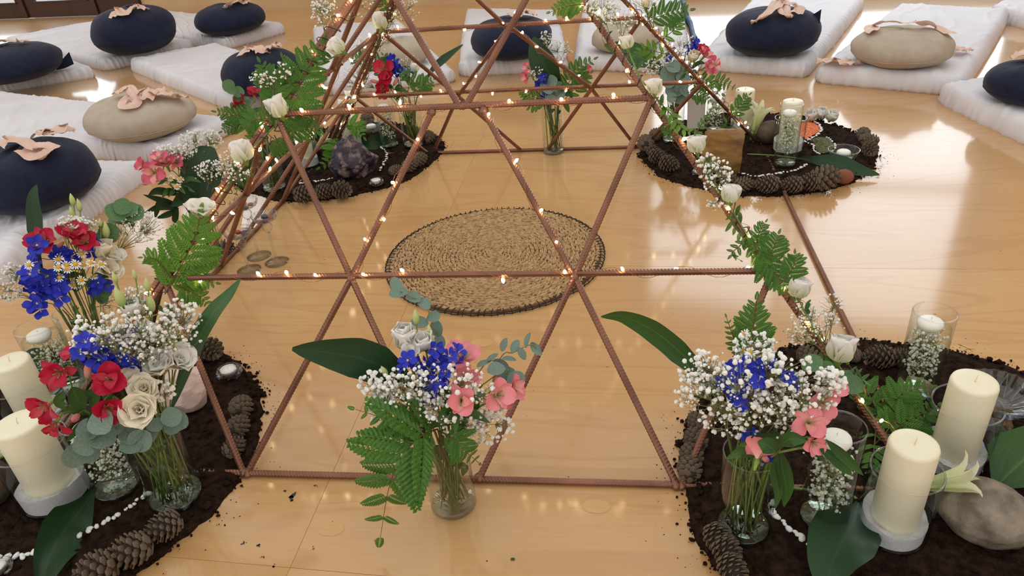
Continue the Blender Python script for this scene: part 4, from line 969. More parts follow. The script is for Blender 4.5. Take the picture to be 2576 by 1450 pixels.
def delph(w, fl, size=42, dd=0.0):
    rnd = random.Random(int(fl[0][0])); H_ = [VP(x, y, w.base, dd+rnd.uniform(-.012, .012)) for x, y in fl]; c = sum(H_, V3())/len(H_); o = thing('delphinium', None, 'flower', c)
    top = max(H_, key=lambda p: p.z); o0, td, pts = add_stem(o, w, c.lerp(w.base+V3((0, 0, w.H)), .1), rnd, 0.0014, 'stem_dark'); hub = pts[-1]
    for i, h in enumerate(H_):
        s = size/pxm(h)*.55*rnd.uniform(.85, 1.15); fd = facing(w, h, .6, .2, .4, rnd); fd = (fd+V3((rnd.gauss(0, .3), rnd.gauss(0, .3), rnd.gauss(0, .3)))).normalized()
        fo = link('floret', FLORETS[i % 3], o, M=orient(h-o0, fd, rnd.uniform(0, 6), s)); link('floret_eye', FLEYE, fo)
        fo2 = link('floret', FLORETS[(i+1) % 3], o, M=orient(h-o0+V3((rnd.gauss(0, .008), rnd.gauss(0, .008), -.012)), fd+V3((rnd.gauss(0, .6), rnd.gauss(0, .6), -.3)), rnd.uniform(0, 6), s*.9))
        link('flower_stalk', MB().tube([hub-o0, hub.lerp(h, .5)-o0+V3((0, 0, -.004)), h-o0-fd*.003], 0.0008, 4).mesh('flower_stalk', 'stem_dark'), o)
    reg(o, 'deep blue delphinium spray', w.where, 'flower', c)
def daisies(w, hs, size=26, dd=0.01):
    rnd = random.Random(int(hs[0][0])); H_ = [VP(x, y, w.base, dd+rnd.uniform(-.01, .02)) for x, y in hs]; c = sum(H_, V3())/len(H_); o = thing('chamomile', None, 'flower', c)
    hub0 = c.lerp(w.base+V3((0, 0, w.H)), .5); o0, td, pts = add_stem(o, w, hub0, rnd, 0.0010, 'stem_dark')
    for h in H_:
        s = size/pxm(h)*.40; fd = facing(w, h, .55, .6, .2, rnd); d = link('flower_disc', DDISC, o, M=orient(h-o0, fd, 0, s)); link('ray_petals', DRAY, d)
        link('flower_stalk', MB().tube([p-o0 for p in bez(hub0, hub0.lerp(h, .6)+V3((0, 0, -.006)), h-fd*.001, 4)], 0.0006, 4).mesh('flower_stalk', 'stem_dark'), o)
    reg(o, 'white chamomile spray with yellow centres', w.where, 'flower', c)
def gyps(w, px, py, rx, ry, n, dd=0.0, depth=0.03, split=False, rs=(0.0030, 0.0048), parts=1, dz=0.0):
    rnd = random.Random(int(px*5+py))
    for k in range(parts):
        hs = []
        a0 = 2*math.pi*k/parts
        cx, cy = (px+rx*.5*math.cos(a0), py+ry*.5*math.sin(a0)) if parts > 1 else (px, py); fx, fy = (rx*.62, ry*.62) if parts > 1 else (rx, ry)
        for i in range(int(n*1.8)//parts):
            a = rnd.uniform(0, 6.28); r = math.sqrt(rnd.random()); d = dd+depth*(1-r*r)*rnd.uniform(-.2, 1)
            hs.append(VP(cx+fx*r*math.cos(a), cy+fy*r*math.sin(a), w.base, d))
        c = sum(hs, V3())/len(hs); mouth = w.base+V3((0, 0, w.H)); pth = stem_path(w, mouth.lerp(c, .35), rnd)
        gyp_sprig(w.where, pth[-1], hs, not split, rs, foot=pth[0])
def euca(w, leaves, size, dd=0.0, col='euca', wide=None):
    """leaves: photo positions ordered from the vase outwards"""
    rnd = random.Random(int(leaves[0][0]+leaves[0][1])); P = [VP(x, y, w.base, dd+rnd.uniform(-.008, .012)) for x, y in leaves]; o = thing('eucalyptus', None, 'foliage', P[0])
    c = sum(P, V3())/len(P); o0, td, pts = add_stem(o, w, P[0].lerp(w.base+V3((0, 0, w.H)), .25), rnd, 0.0012, 'stem_dark')
    sp = [pts[-1]]+[P[i].lerp(P[i+1], .5) for i in range(len(P)-1)]+[P[-1]]
    link('twig', MB().tube([p-o0 for p in cat_rom(sp, 4)], 0.0008, 5).mesh('twig', 'thin_stem'), o)
    for i, p in enumerate(P):
        a = sp[min(i, len(sp)-1)]; s = size/pxm(p)*rnd.uniform(.85, 1.15); nrm = ((CAMP-p).normalized()*(.9)+V3((rnd.gauss(0, .35), rnd.gauss(0, .35), rnd.gauss(.25, .3)))).normalized()
        y = (p-a); y = y-nrm*y.dot(nrm); y = y.normalized() if y.length > 1e-4 else nrm.orthogonal().normalized(); x = y.cross(nrm)
        M_ = Matrix(((x.x, y.x, nrm.x, 0), (x.y, y.y, nrm.y, 0), (x.z, y.z, nrm.z, 0), (0, 0, 0, 1))); M_.translation = p-o0-y*s*.5
        link('leaf', ELF[col], o, M=M_ @ Matrix.Diagonal((s*(wide or 1.05), s, s, 1)))
    reg(o, 'grey-green eucalyptus sprig' if col == 'euca' else 'green eucalyptus sprig', w.where, 'foliage', c)
def fern_at(path3, lmax, where, col='fern_green', roll=0.0, n=13, foot=None, kind='green fern frond', taper=0.7, start=0.18, swap=None, droop=0.0):
    """path3: rachis points in space; leaflets lie in the sheet facing the viewer, rolled by roll"""
    cur = cat_rom(path3, 8); m_ = len(cur); o = thing('fern_frond', None, 'foliage', path3[0]); o0 = V3(path3[0]); rnd = random.Random(int(abs(path3[-1].x)*1e4)+n)
    pts = [p-o0 for p in cur]
    rad = [0.0012*(1-.7*i/(m_-1)) for i in range(m_)]; link('rachis', MB().tube(pts, rad, 5).mesh('rachis', 'fern_rachis'), o)
    n = max(5, int(n*.78))
    for i in range(n+1):
        t = start+(1-start)*(i/n)**.92; x = t*(m_-1); k = min(int(x), m_-2); p = cur[k].lerp(cur[k+1], x-k); tg = (cur[k+1]-cur[k]).normalized(); vd = (CAMP-p).normalized()
        s = tg.cross(vd).normalized(); nn = s.cross(tg); s2 = s*math.cos(roll)+nn*math.sin(roll); n2 = nn*math.cos(roll)-s*math.sin(roll)
        L_ = lmax*max(.2, (1-((t-start)/(1-start))**1.3))**taper*(0.80+.20*min(1, (t-start)/.12))
        for sd in (-1, 1):
            if i == n and sd > 0: continue
            an = rnd.uniform(.82, 1.05) if i < n else 0.0
            y = (tg*math.cos(an)+s2*sd*math.sin(an)) if i < n else tg
            y = (y+n2*rnd.uniform(-.2, .15)+V3((0, 0, -droop))).normalized(); z = (n2-y*n2.dot(y)).normalized(); xx = y.cross(z); l2 = L_*rnd.uniform(.88, 1.08)
            M_ = Matrix(((xx.x, y.x, z.x, 0), (xx.y, y.y, z.y, 0), (xx.z, y.z, z.z, 0), (0, 0, 0, 1))); M_.translation = p-o0
            link('pinna', PIN[col][(i+(sd > 0)) % 2], o, M=M_ @ Matrix.Diagonal((l2*rnd.uniform(.85, 1.0), l2, l2, 1)))
    reg(o, kind, where, 'foliage', sum(path3, V3())/len(path3)); return o
def fern(w, path, dds, lpx, col='fern_green', **k):
    P = [VP(x, y, w.base, d) for (x, y), d in zip(path, dds)]
    rnd = random.Random(int(path[0][0])); st = stem_path(w, P[0], rnd)
    o = fern_at(P, lpx/pxm(P[0]), w.where, col, **k); o0 = V3(P[0]); link('stem', MB().tube([p-o0 for p in st], 0.0012, 5).mesh('stem', 'fern_rachis'), o); return o
def big_leaf(w, path, dds, wpx, mat='leaf_dark', roll=0.0, cup=0.2, kind='broad dark green aspidistra leaf', wave=0.03):
    P = [VP(x, y, w.base, d) for (x, y), d in zip(path, dds)]; rnd = random.Random(int(path[0][0])); o = thing('aspidistra_leaf', None, 'leaf', P[0])
    o0, td, pts = add_stem(o, w, P[0], rnd, 0.0018, 'stem_dark'); mid = P[len(P)//2]
    blade(o, 'blade', [p-o0 for p in P], wpx/pxm(mid), mat, o0, roll, 'asp', cup, wave=wave); reg(o, kind, w.where, 'leaf', mid)
def ground_leaf(path, zs, wpx, label, mat='leaf_dark', roll=0.0, cup=0.15, stalk=None, wave=0.03):
    P = [G(x, y, z) for (x, y), z in zip(path, zs)]; o = thing('aspidistra_leaf', label, 'leaf', P[0]); o0 = P[0]; mid = P[len(P)//2]
    blade(o, 'blade', [p-o0 for p in P], wpx/pxm(mid), mat, o0, roll, 'asp', cup, wave=wave)
    if stalk:
        Q = [G(x, y, z) for x, y, z in stalk]; link('stalk', MB().tube([p-o0 for p in cat_rom(Q+[P[0]], 4)], 0.0022, 6).mesh('stalk', 'stem'), o)
def lily(px, py, z, tip, size, label, n=6):
    a = G(px, py, z); dirn = (VP(tip[0], tip[1], a, tip[2])-a); s = dirn.length; d = dirn.normalized(); o = thing('lily', label, 'flower', a); me = pmesh('petal:lily', MB().add(P_LILY, Matrix()), 'lily_petal'); rnd = random.Random(int(px))
    for k in range(n):
        q = s*1.08*rnd.uniform(.93, 1.05); link('petal', me, o, M=orient((0, 0, 0), d, k*2*math.pi/n, 1) @ Matrix.Rotation(rnd.uniform(-.05, .12), 4, 'Y') @ Matrix.Diagonal((q, q*size, q, 1)))
    link('receptacle', MB().lathe([(.03, -.12), (.05, -.04), (.06, .04), (.0, .1)], 8).mesh('receptacle', 'stem'), o, M=orient((0, 0, 0), d, 0, s))
# ------------------------------------------------------------------ stones, cones, pebbles
def stone(px_box, z0, mat, label, planes=0, seed=0, depth=0.8, rough=0.06, boxy=None, taper=0.0, name='stone', cat='stone', rz=0.0):
    x0, x1, y0, y1 = px_box; cx = (x0+x1)/2; b = G(cx, y1-(y1-y0)*0.12, z0)
    for _ in range(3):
        k = pxm(b); w_ = (x1-x0)/k/2; d_ = w_*depth; th = math.asin(min(1, (CAMP.z-b.z)/(CAMP-b).length)); hh = max(.01, ((y1-y0)/k-2*d_*math.sin(th)*.75)/math.cos(th)/2)
        b = G(cx, y1, z0)-hdir(b)*d_*0.9
    rnd = random.Random(seed); pl = []
    for i in range(planes): pl.append((V3((rnd.gauss(0, 1), rnd.gauss(0, 1), rnd.gauss(0, .8))).normalized(), rnd.uniform(.72, 1.0)))
    if boxy:
        for n_ in ((1, 0, 0), (-1, 0, 0), (0, 1, 0), (0, -1, 0), (0, 0, 1), (0, 0, -1)): pl.append((V3((n_[0]+rnd.uniform(-.1, .1), n_[1]+rnd.uniform(-.1, .1), n_[2]+rnd.uniform(-.1, .1))).normalized(), boxy))
    if boxy: w_, d_, hh = w_/boxy*.93, d_/boxy*.93, hh/boxy*.93
    nu, nv = 64, 44; ang = math.atan2(hdir(b).y, hdir(b).x)+math.pi/2+rz
    def f(u, v):
        a = 2*math.pi*u; ph = -math.pi/2+math.pi*v; d = V3((math.cos(ph)*math.cos(a), math.cos(ph)*math.sin(a), math.sin(ph))); r = 1.0
        for n_, q in pl:
            k = d.dot(n_)
            if k > 1e-3: r = min(r, q/k)
        r *= 1+rough*fbm(d.x*2.3+seed, d.y*2.3, d.z*2.3, 4)
        p = d*r; tp = 1-taper*max(0, p.z+.2); p.x *= tp; p.y *= tp; z = max(p.z, -0.82); return V3((p.x*w_, p.y*d_, (z+.82)*hh*1.08))
    mb = MB().grid(f, nu, nv); Mx = Matrix.Translation(b) @ Matrix.Rotation(ang, 4, 'Z')
    return tag(link(name, mb.mesh(name, mat, smooth=planes == 0 and not boxy), None, M=Mx), label, cat)
def cone_mb(seed, ln, rd, n=64, open_=0.55):
    rnd = random.Random(seed); mb = MB(); core = MB().lathe([(0, 0), (rd*.5, ln*.03), (rd*.62, ln*.35), (rd*.5, ln*.7), (0, ln*.97)], 10); sc = MB()
    lump = MB().blob((0, 0, 0), 1, 1, 1, nu=6, nv=4)
    for i in range(n):
        t = (i+.5)/n; a = i*2.39996; rr = rd*math.sin(math.pi*(.14+.82*t))**.75*.82; z = ln*(.02+.95*t); tl = open_*(1-.55*t)+.15; s = rd*.30*(1.05-.55*t)
        d = V3((math.cos(a)*math.sin(tl+.35), math.sin(a)*math.sin(tl+.35), math.cos(tl+.35)))
        M_ = Matrix.Translation((rr*math.cos(a), rr*math.sin(a), z)) @ Matrix.Rotation(a, 4, 'Z') @ Matrix.Rotation(tl+.5, 4, 'Y') @ Matrix.Diagonal((s*.24, s*1.0, s*1.2, 1)); sc.add(lump, M_)
        M2 = Matrix.Translation((rr*math.cos(a)+d.x*s*.9, rr*math.sin(a)+d.y*s*.9, z+d.z*s*.8)) @ Matrix.Rotation(a, 4, 'Z') @ Matrix.Rotation(tl+.3, 4, 'Y') @ Matrix.Diagonal((s*.28, s*.72, s*.30, 1)); sc.add(lump, M2)
    return core.mesh('cone_core', 'cone_dark'), sc.mesh('cone_scales', 'cone', False)
CONES = [cone_mb(1, 1.0, .40), cone_mb(2, 1.0, .46, 58, .75), cone_mb(3, 1.0, .36, 70, .35)]
def pine_cone(px, py, lpx, az, label, var=0, z0=SZ, end=False, up=0.0, mat=None):
    c = G(px, py, z0+.012); L_ = lpx/pxm(c); rd = (.40, .46, .36)[var]*L_; d = V3((math.cos(az), math.sin(az), up)).normalized()
    p = G(px, py, z0+rd*.82)-d*L_*.5
    o = thing('pine_cone', label, 'pine cone', (p.x, p.y, p.z), 'pine cones on the soil')
    M_ = orient((0, 0, 0), d, az*3, L_); a = link('core', CONES[var][0], o, M=M_); tag(link('scales', CONES[var][1], o, M=M_), kind='stuff')
PEB = [MB().blob((0, 0, 0), 1, .72, .5, nu=7, nv=5, jit=.14, rnd=random.Random(i)).mesh('pebble', 'pebble') for i in range(3)]
def pebbles(path, n, size, where, seed, jit=0.25, z0=SZ, group=None):
    P = cat_rom([G(x, y, z0+.003) for x, y in path], 8); d = [0]
    for i in range(len(P)-1): d.append(d[-1]+(P[i+1]-P[i]).length)
    rnd = random.Random(seed); made = []; objs = []
    for k in range(n):
        t = d[-1]*(k+.5+rnd.uniform(-jit, jit))/n; i = max(j for j in range(len(d)) if d[j] <= t); i = min(i, len(P)-2); p = P[i].lerp(P[i+1], (t-d[i])/max(1e-6, d[i+1]-d[i])); s = size*rnd.uniform(.7, 1.25)
        p = p+V3((rnd.gauss(0, size*.35), rnd.gauss(0, size*.35), 0))
        o = link('white_pebble', PEB[k % 3], None, M=Matrix.Translation(p) @ Matrix.Rotation(rnd.uniform(0, 6.28), 4, 'Z') @ Matrix.Rotation(rnd.uniform(-.3, .3), 4, 'X') @ Matrix.Diagonal((s, s, s, 1))); objs.append((proj(p)[0], o))
    objs.sort(key=lambda q: q[0])
    for k, (_, o) in enumerate(objs):
        od = '%d%s' % (k+1, 'th' if 10 <= k+1 <= 20 else {1: 'st', 2: 'nd', 3: 'rd'}.get((k+1) % 10, 'th'))
        tag(o, 'small white pebble, %s from the left in the %s' % (od, where), 'pebble', 'white pebbles of the '+where)
# ================================================================== near centre bouquet
def vase(where, *a, **k):
    w = cylinder_vase(*a, **k); w.where = where; rnd = random.Random(len(where)+int(a[0][0]))
    o = thing('foliage_stems', 'loose green stems and leaves standing in water '+where, 'foliage', w.base+V3((0, 0, w.zb))); o0 = V3(o.location)
    for i in range(16):
        f0 = inside(w, rnd, w.zb+.002, w.zb+.004, .75)-o0; t = inside(w, rnd, w.H*.9, w.H*1.12, .75)-o0; m_ = (f0+t)/2+V3((rnd.gauss(0, .004), rnd.gauss(0, .004), 0))
        link('stem', MB().tube([f0, m_, t], rnd.uniform(.0007, .0013), 5).mesh('stem', 'stem' if i % 3 else 'stem_dark'), o)
        if i % 2: 
            q = f0.lerp(t, rnd.uniform(.35, .95)); d = V3((rnd.gauss(0, 1), rnd.gauss(0, 1), .5)).normalized()*w.R*.55
            blade(o, 'leaf', [q, q+d*.5+V3((0, 0, .004)), V3((0, 0, q.z))+(q+d-V3((0, 0, q.z)))*.8], .012, 'leaf_soft', o0, .5, n=4)
    return w
w = vase('in the front centre vase', (1142, 1268), 57, (1122, 1082), 'clear glass vase of mixed flowers standing on bare floor, front centre', z0=0.0, water=0.72)
big_leaf(w, [(1050, 985), (1005, 945), (920, 905), (830, 888), (735, 878)], [0.0, 0.0, 0.0, 0.01, 0.02], 104, roll=0.25)
lisi(w, 1018, 846, -0.02, 72, 'closed', (0.35, 0.8, 0.1), buds=[(1046, 797, -.02, 46)])
lisi(w, 1066, 862, -0.01, 58, 'closed', (0.5, 0.6, 0.3), buds=[(1080, 835, -.02, 44)])
lisi(w, 1030, 884, 0.0, 46, 'open', (0.4, 0.5, -0.2), buds=[(966, 934, .02, 40)])
lisi(w, 965, 1000, 0.03, 62, 'open', (0.5, 0.2, 0.6))
delph(w, [(1094, 878), (1026, 908), (1053, 912), (1105, 911), (1129, 897), (1152, 888), (1080, 930)], 48, 0.012)
delph(w, [(1067, 948), (1102, 958), (1078, 1003), (1120, 935)], 42, 0.028)
alstro(w, [(1167, 905, 0.0, 90, .5, .6, .2), (1172, 950, 0.02, 76, .8, .1, .3)], 'pink', [(1140, 995, .05, 40)])
alstro(w, [(1162, 1008, 0.055, 88, 1.0, .0, .1)], 'pink', [(1222, 1010, .04, 30)], 4)
alstro(w, [(1250, 995, 0.04, 84, .7, .1, .5), (1284, 978, 0.02, 76, .4, .2, .8)], 'pink', [(1272, 1022, .04, 44), (1246, 950, .0, 32)], 5)
euca(w, [(1105, 862), (1099, 826), (1056, 812), (1091, 797), (1067, 764), (1040, 748), (1002, 737), (996, 716)], 44, -0.03, wide=.75)
euca(w, [(1216, 916), (1238, 903), (1262, 918), (1268, 868), (1281, 905), (1296, 872), (1312, 890), (1328, 856), (1349, 878)], 40, -0.02, wide=.55)
euca(w, [(1248, 930), (1276, 943), (1298, 957), (1262, 960)], 50, 0.0, 'euca')
gyps(w, 1095, 1010, 175, 92, 210, 0.03, 0.045, True, (0.0020, 0.0044), 5)
gyps(w, 1230, 1080, 70, 40, 46, 0.03, 0.02, True, (0.0024, 0.0040))
gyps(w, 960, 965, 60, 45, 30, 0.02, 0.02, True, (0.0028, 0.0048))
fern(w, [(1100, 1080), (1062, 1096), (1010, 1150), (978, 1230), (957, 1352)], [.035, .07, .085, .085, .08], 178, n=11, start=.10)
fern(w, [(1092, 1085), (1050, 1075), (985, 1058), (893, 1030)], [.035, .06, .06, .04], 70, n=9)
fern(w, [(1105, 1085), (1140, 1105), (1170, 1135), (1205, 1166)], [.035, .06, .07, .06], 62, n=9)
# ================================================================== near right bouquet
w = vase('in the near right vase', (1868, 1330), 66, (1898, 1140), 'clear glass vase of mixed flowers standing on the near right soil', water=0.74)
big_leaf(w, [(1805, 1010), (1785, 965), (1715, 890), (1640, 830), (1568, 797), (1512, 797)], [0.01, 0.0, -.02, -.04, -.05, -.05], 74, 'leaf_mid', (0.5, 0.9), .15)
fern(w, [(1893, 900), (1893, 850), (1898, 800), (1903, 756)], [-.03, -.04, -.05, -.05], 74, n=11, start=.05)
fern(w, [(1880, 905), (1850, 860), (1828, 800)], [-.03, -.03, -.03], 34, n=9)
daisies(w, [(1875, 840), (1870, 883), (1856, 901), (1888, 887)], 30, -0.01)
delph(w, [(1842, 927), (1875, 922), (1908, 924), (1929, 912), (1894, 946), (1978, 946)], 48, 0.028)
delph(w, [(1821, 959), (1872, 973), (1850, 989), (1915, 965), (1890, 1100)], 46, 0.032)
alstro(w, [(2090, 978, 0.0, 70, .5, .3, .6), (2068, 1014, 0.02, 74, .8, .1, .4)], 'pink', [(2012, 985, .02, 40)])
alstro(w, [(2034, 1066, 0.045, 84, .8, .1, .4), (2044, 1112, 0.05, 66, .7, -.3, .4)], 'pink', [(2064, 1098, .05, 34)], 4)
alstro(w, [(1908, 1150, 0.06, 92, .5, -.2, -.6)], 'pink', [(1926, 1156, .07, 40)], 2)
euca(w, [(2000, 960), (2043, 915), (2075, 935), (2125, 956), (2146, 968), (2166, 950)], 58, -0.02, 'euca_green', .9)
gyps(w, 1905, 990, 190, 105, 230, 0.03, 0.05, True, (0.0019, 0.0043), 6)
gyps(w, 1770, 930, 62, 48, 44, 0.02, 0.02, True, (0.0018, 0.0041))
gyps(w, 1900, 870, 60, 34, 34, -0.01, 0.02, True, (.0018, .0041))
gyps(w, 2085, 960, 45, 36, 30, 0.02, 0.02, True, (0.0028, 0.0046))
lv = thing('alstroemeria_leaves', 'drooping sprig of lance-shaped green leaves on the near right vase rim', 'foliage', VP(1960, 1135, w.base, .04)); o0 = V3(lv.location)
for i, (pp, wd) in enumerate([([(1962, 1138), (1968, 1180), (1978, 1230), (1972, 1276)], 42), ([(1958, 1140), (1950, 1190), (1958, 1240), (1950, 1282)], 26), ([(2062, 1130), (2095, 1152), (2125, 1178), (2143, 1197)], 30), ([(2080, 1108), (2112, 1138), (2145, 1170), (2172, 1197)], 26), ([(1952, 1138), (1930, 1120), (1905, 1112)], 44), ([(1965, 1120), (1990, 1105), (2030, 1110)], 40)]):
    blade(lv, 'leaf', [VP(x, y, w.base, .05+.004*i)-o0 for x, y in pp], wd/pxm(o0), 'leaf_mid', o0, .3*(-1)**i)
link('stalk', MB().tube([VP(x, y, w.base, .05)-o0 for x, y in [(1940, 1150), (1962, 1138), (2010, 1128), (2062, 1126), (2080, 1108)]], .0017, 6).mesh('stalk', 'stem'), lv)
# ================================================================== near left bouquet
w = vase('in the near left vase', (446, 1250), 66, (397, 1078), 'clear glass vase of crimson and white flowers on the near left soil', water=0.72)
big_leaf(w, [(428, 1040), (448, 985), (492, 870), (535, 790), (580, 738), (606, 702)], [.0, .0, -.01, -.02, -.03, -.03], 62, 'leaf_mid', (0.7, 1.0), .12)
alstro(w, [(155, 935, .0, 92, .8, .2, .4), (118, 1020, .03, 84, .5, .0, .8), (140, 1066, .04, 70, .5, -.4, .6)], 'red', [(222, 930, .02, 56), (190, 1052, .05, 50)], 4)
alstro(w, [(282, 957, .04, 100, .9, .1, .0), (268, 1022, .06, 84, .8, -.4, .0), (190, 893, -.01, 62, .4, .7, .2)], 'red', [(322, 1020, .06, 52)], 5)
lisi(w, 405, 922, .02, 86, 'open', (.35, .9, .1)); lisi(w, 452, 905, .01, 84, 'open', (.8, .3, .4), buds=[(430, 860, .0, 46), (414, 868, .0, 32)])
lisi(w, 362, 978, .05, 74, 'open', (.8, .3, .0), 'cream_petal'); lisi(w, 352, 1032, .075, 96, 'open', (1.0, .1, .1), 'cream_petal'); lisi(w, 330, 955, .03, 60, 'open', (.3, .8, .0), 'cream_petal')
lisi(w, 334, 778, -.04, 60, 'closed', (.3, .9, .0), buds=[(300, 746, -.04, 64), (288, 698, -.04, 34), (378, 762, -.04, 56), (370, 716, -.04, 40), (338, 690, -.04, 30)])
lisi(w, 362, 838, -.02, 62, 'open', (.2, .9, .2))
delph(w, [(217, 862), (239, 873), (266, 893), (277, 911), (302, 911), (334, 917), (205, 885), (250, 905)], 50, .018)
delph(w, [(323, 836), (300, 850), (275, 866)], 42, -.02)
gyps(w, 330, 850, 160, 70, 190, .0, .05, True, (.0018, .0041), 5)
gyps(w, 455, 790, 55, 40, 36, -.03, .02, True, (.0026, .0044)); gyps(w, 210, 860, 50, 40, 34, .0, .02, True, (.0028, .0046)); gyps(w, 400, 985, 40, 26, 20, .04, .02, True, (.0026, .0042))
gyps(w, 340, 745, 40, 24, 26, -.05, .02, False, (.0018, .0030))
euca(w, [(330, 1092), (290, 1078), (255, 1062), (222, 1082), (255, 1100), (212, 1118), (190, 1146), (224, 1140)], 60, .065)
euca(w, [(390, 1070), (431, 1050), (449, 1062), (434, 1074)], 46, .05); euca(w, [(372, 1092), (352, 1110), (330, 1120)], 52, .06)
lv = thing('alstroemeria_leaves', 'dark green pointed leaves among the crimson blooms of the near left vase', 'foliage', VP(240, 980, w.base, .03)); o0 = V3(lv.location)
for i, (pp, wd) in enumerate([([(180, 975), (195, 1005), (215, 1030)], 46), ([(215, 985), (235, 1000), (230, 1030)], 30), ([(300, 1000), (315, 1015), (310, 1040)], 30), ([(160, 985), (148, 1010), (165, 1030)], 26)]):
    blade(lv, 'leaf', [VP(x, y, w.base, .03+.004*i)-o0 for x, y in pp], wd/pxm(o0), 'leaf_soft', o0, .3)
# ================================================================== left-edge bouquet
w = vase('in the left edge bouquet', (268, 942), 55, (205, 775), 'clear glass vase behind the near left bouquet, full of chamomile stems', water=0.6)
big_leaf(w, [(112, 700), (92, 620), (88, 560), (84, 500), (92, 465)], [.0, -.02, -.03, -.03, -.03], 40, 'leaf_dark', .5, .1)
alstro(w, [(116, 612, .0, 78, .5, .6, .4)], 'red', [(150, 618, .0, 30)], 3)
alstro(w, [(188, 598, .0, 88, .6, .6, .1), (215, 612, .01, 70, .6, .5, .2)], 'red', [(164, 590, -.01, 28)], 3)
delph(w, [(94, 618), (92, 648), (129, 633), (163, 648), (228, 614), (150, 640)], 48, .01)
delph(w, [(77, 692), (120, 695), (94, 714), (147, 728), (70, 712), (96, 764), (110, 720)], 52, .03)
delph(w, [(248, 712), (240, 720)], 36, .02)
daisies(w, [(206, 638), (147, 652), (168, 667), (147, 672), (170, 677), (190, 665), (211, 667)], 28, .03)
daisies(w, [(228, 662), (255, 665), (234, 696), (187, 717), (149, 698), (204, 705), (73, 667)], 26, .035)
lisi(w, 187, 572, -.02, 56, 'open', (.2, .9, .0)); lisi(w, 260, 628, .01, 50, 'closed', (.3, .8, .2), 'cream_petal', buds=[(266, 578, -.01, 46), (252, 560, -.01, 24)])
lisi(w, 283, 645, .0, 58, 'open', (.3, .6, .5)); lisi(w, 272, 676, .02, 66, 'open', (.5, .3, .6), 'cream_petal')
lisi(w, 184, 548, -.04, 20, 'closed', (.2, .9, .0), 'cream_petal', buds=[(181, 502, -.04, 34), (198, 516, -.04, 36), (181, 535, -.04, 36)], kind='budding lisianthus stem')
euca(w, [(255, 600), (275, 585), (300, 558), (290, 535), (310, 545), (325, 528), (338, 538), (308, 520)], 46, -.03, 'euca_green'); euca(w, [(262, 720), (265, 735), (258, 750)], 36, .0, 'euca_green')
gyps(w, 350, 568, 62, 42, 70, -.03, .02, False, (.0016, .0028)); gyps(w, 215, 570, 34, 24, 26, -.02, .02, False, (.002, .0034)); gyps(w, 165, 560, 24, 20, 16, -.02, .02, False, (.002, .0034))
gyps(w, 40, 700, 46, 40, 30, .0, .02, False, (.002, .0032)); gyps(w, 15, 735, 40, 24, 20, .0, .02, False, (.002, .0032)); gyps(w, 300, 770, 40, 50, 24, -.02, .02, False, (.0014, .0024))
# ================================================================== left middle bouquet
w = vase('in the left middle vase', (543, 660), 31, (488, 535), 'narrow glass vase at the middle of the left base rod', z0=0.0, water=0.66)
alstro(w, [(386, 434, .02, 60, .6, .2, .6), (366, 416, .0, 48, .3, .4, .8), (402, 404, .0, 48, .4, .8, .3)], 'rose', [(368, 462, .02, 22)], 5)
alstro(w, [(420, 416, .0, 56, .6, .5, .2), (444, 410, -.01, 44, .5, .6, .1)], 'rose', (), 5)
big_leaf(w, [(502, 545), (505, 500), (508, 440), (520, 395), (536, 371)], [.0, .01, .0, -.01, -.02], 100, 'leaf_dark', .25, .2, wave=.06)
daisies(w, [(420, 460), (446, 470), (454, 452), (442, 488), (430, 448)], 20, .02)
gyps(w, 440, 384, 60, 22, 80, -.02, .02, False, (.0022, .0036)); gyps(w, 505, 352, 58, 28, 70, -.03, .02, False, (.0020, .0034)); gyps(w, 540, 428, 52, 26, 60, .02, .02, False, (.0022, .0036)); gyps(w, 580, 412, 40, 34, 40, .02, .02, False, (.0020, .0034))
lv = thing('alstroemeria_leaves', 'dark dangling leaves on the left side of the left middle vase', 'foliage', VP(450, 530, w.base, .0)); o0 = V3(lv.location)
for i, (pp, wd) in enumerate([([(450, 520), (410, 505), (360, 490)], 18), ([(450, 525), (405, 520), (362, 536)], 18), ([(448, 528), (420, 540), (392, 550)], 16), ([(446, 520), (440, 550), (443, 562)], 16), ([(450, 490), (400, 480), (372, 492)], 20), ([(450, 480), (470, 500), (480, 540)], 30), ([(470, 470), (455, 500), (430, 520)], 30), ([(400, 500), (395, 525), (390, 552)], 14)]):
    blade(lv, 'leaf', [VP(x, y, w.base, .004*i)-o0 for x, y in pp], wd/pxm(o0), 'leaf_dark', o0, .3)
# ================================================================== far left bouquets
w = vase('in the far left vase behind ferns', (692, 475), 30, (677, 352), 'glass vase on the far left soil behind the fern garland', water=0.62)
alstro(w, [(612, 258, -.02, 42, .4, .5, .5), (640, 240, -.03, 44, .5, .6, .3), (596, 262, -.02, 36, .3, .3, .8)], 'red', (), 4)
euca(w, [(620, 262), (600, 250), (582, 226), (600, 232), (575, 216)], 28, -.03, 'euca_green')
fern(w, [(640, 300), (610, 292), (575, 288), (545, 282)], [.0, .0, .0, .0], 40, n=9); fern(w, [(640, 305), (605, 310), (580, 320), (560, 330)], [.0, .0, .0, .0], 36, n=9)
gyps(w, 660, 200, 34, 26, 30, -.04, .02, False, (.002, .0034)); delph(w, [(652, 205), (660, 198), (646, 212)], 20, -.04)
fern(w, [(690, 350), (660, 330), (640, 345), (610, 360)], [.02, .03, .03, .03], 34, n=8); big_leaf(w, [(650, 350), (625, 400), (612, 450), (625, 480)], [.0, .02, .03, .03], 40)
w = vase('in the vase behind the amethyst', (1043, 366), 27, (1029, 262), 'glass vase of red and blue flowers on the far left soil', water=0.7)
alstro(w, [(966, 176, .0, 50, .7, .3, .2), (975, 195, .01, 44, .7, .2, .1), (962, 215, .02, 40, .6, -.2, .4)], 'red', [(942, 205, .02, 26)], 4)
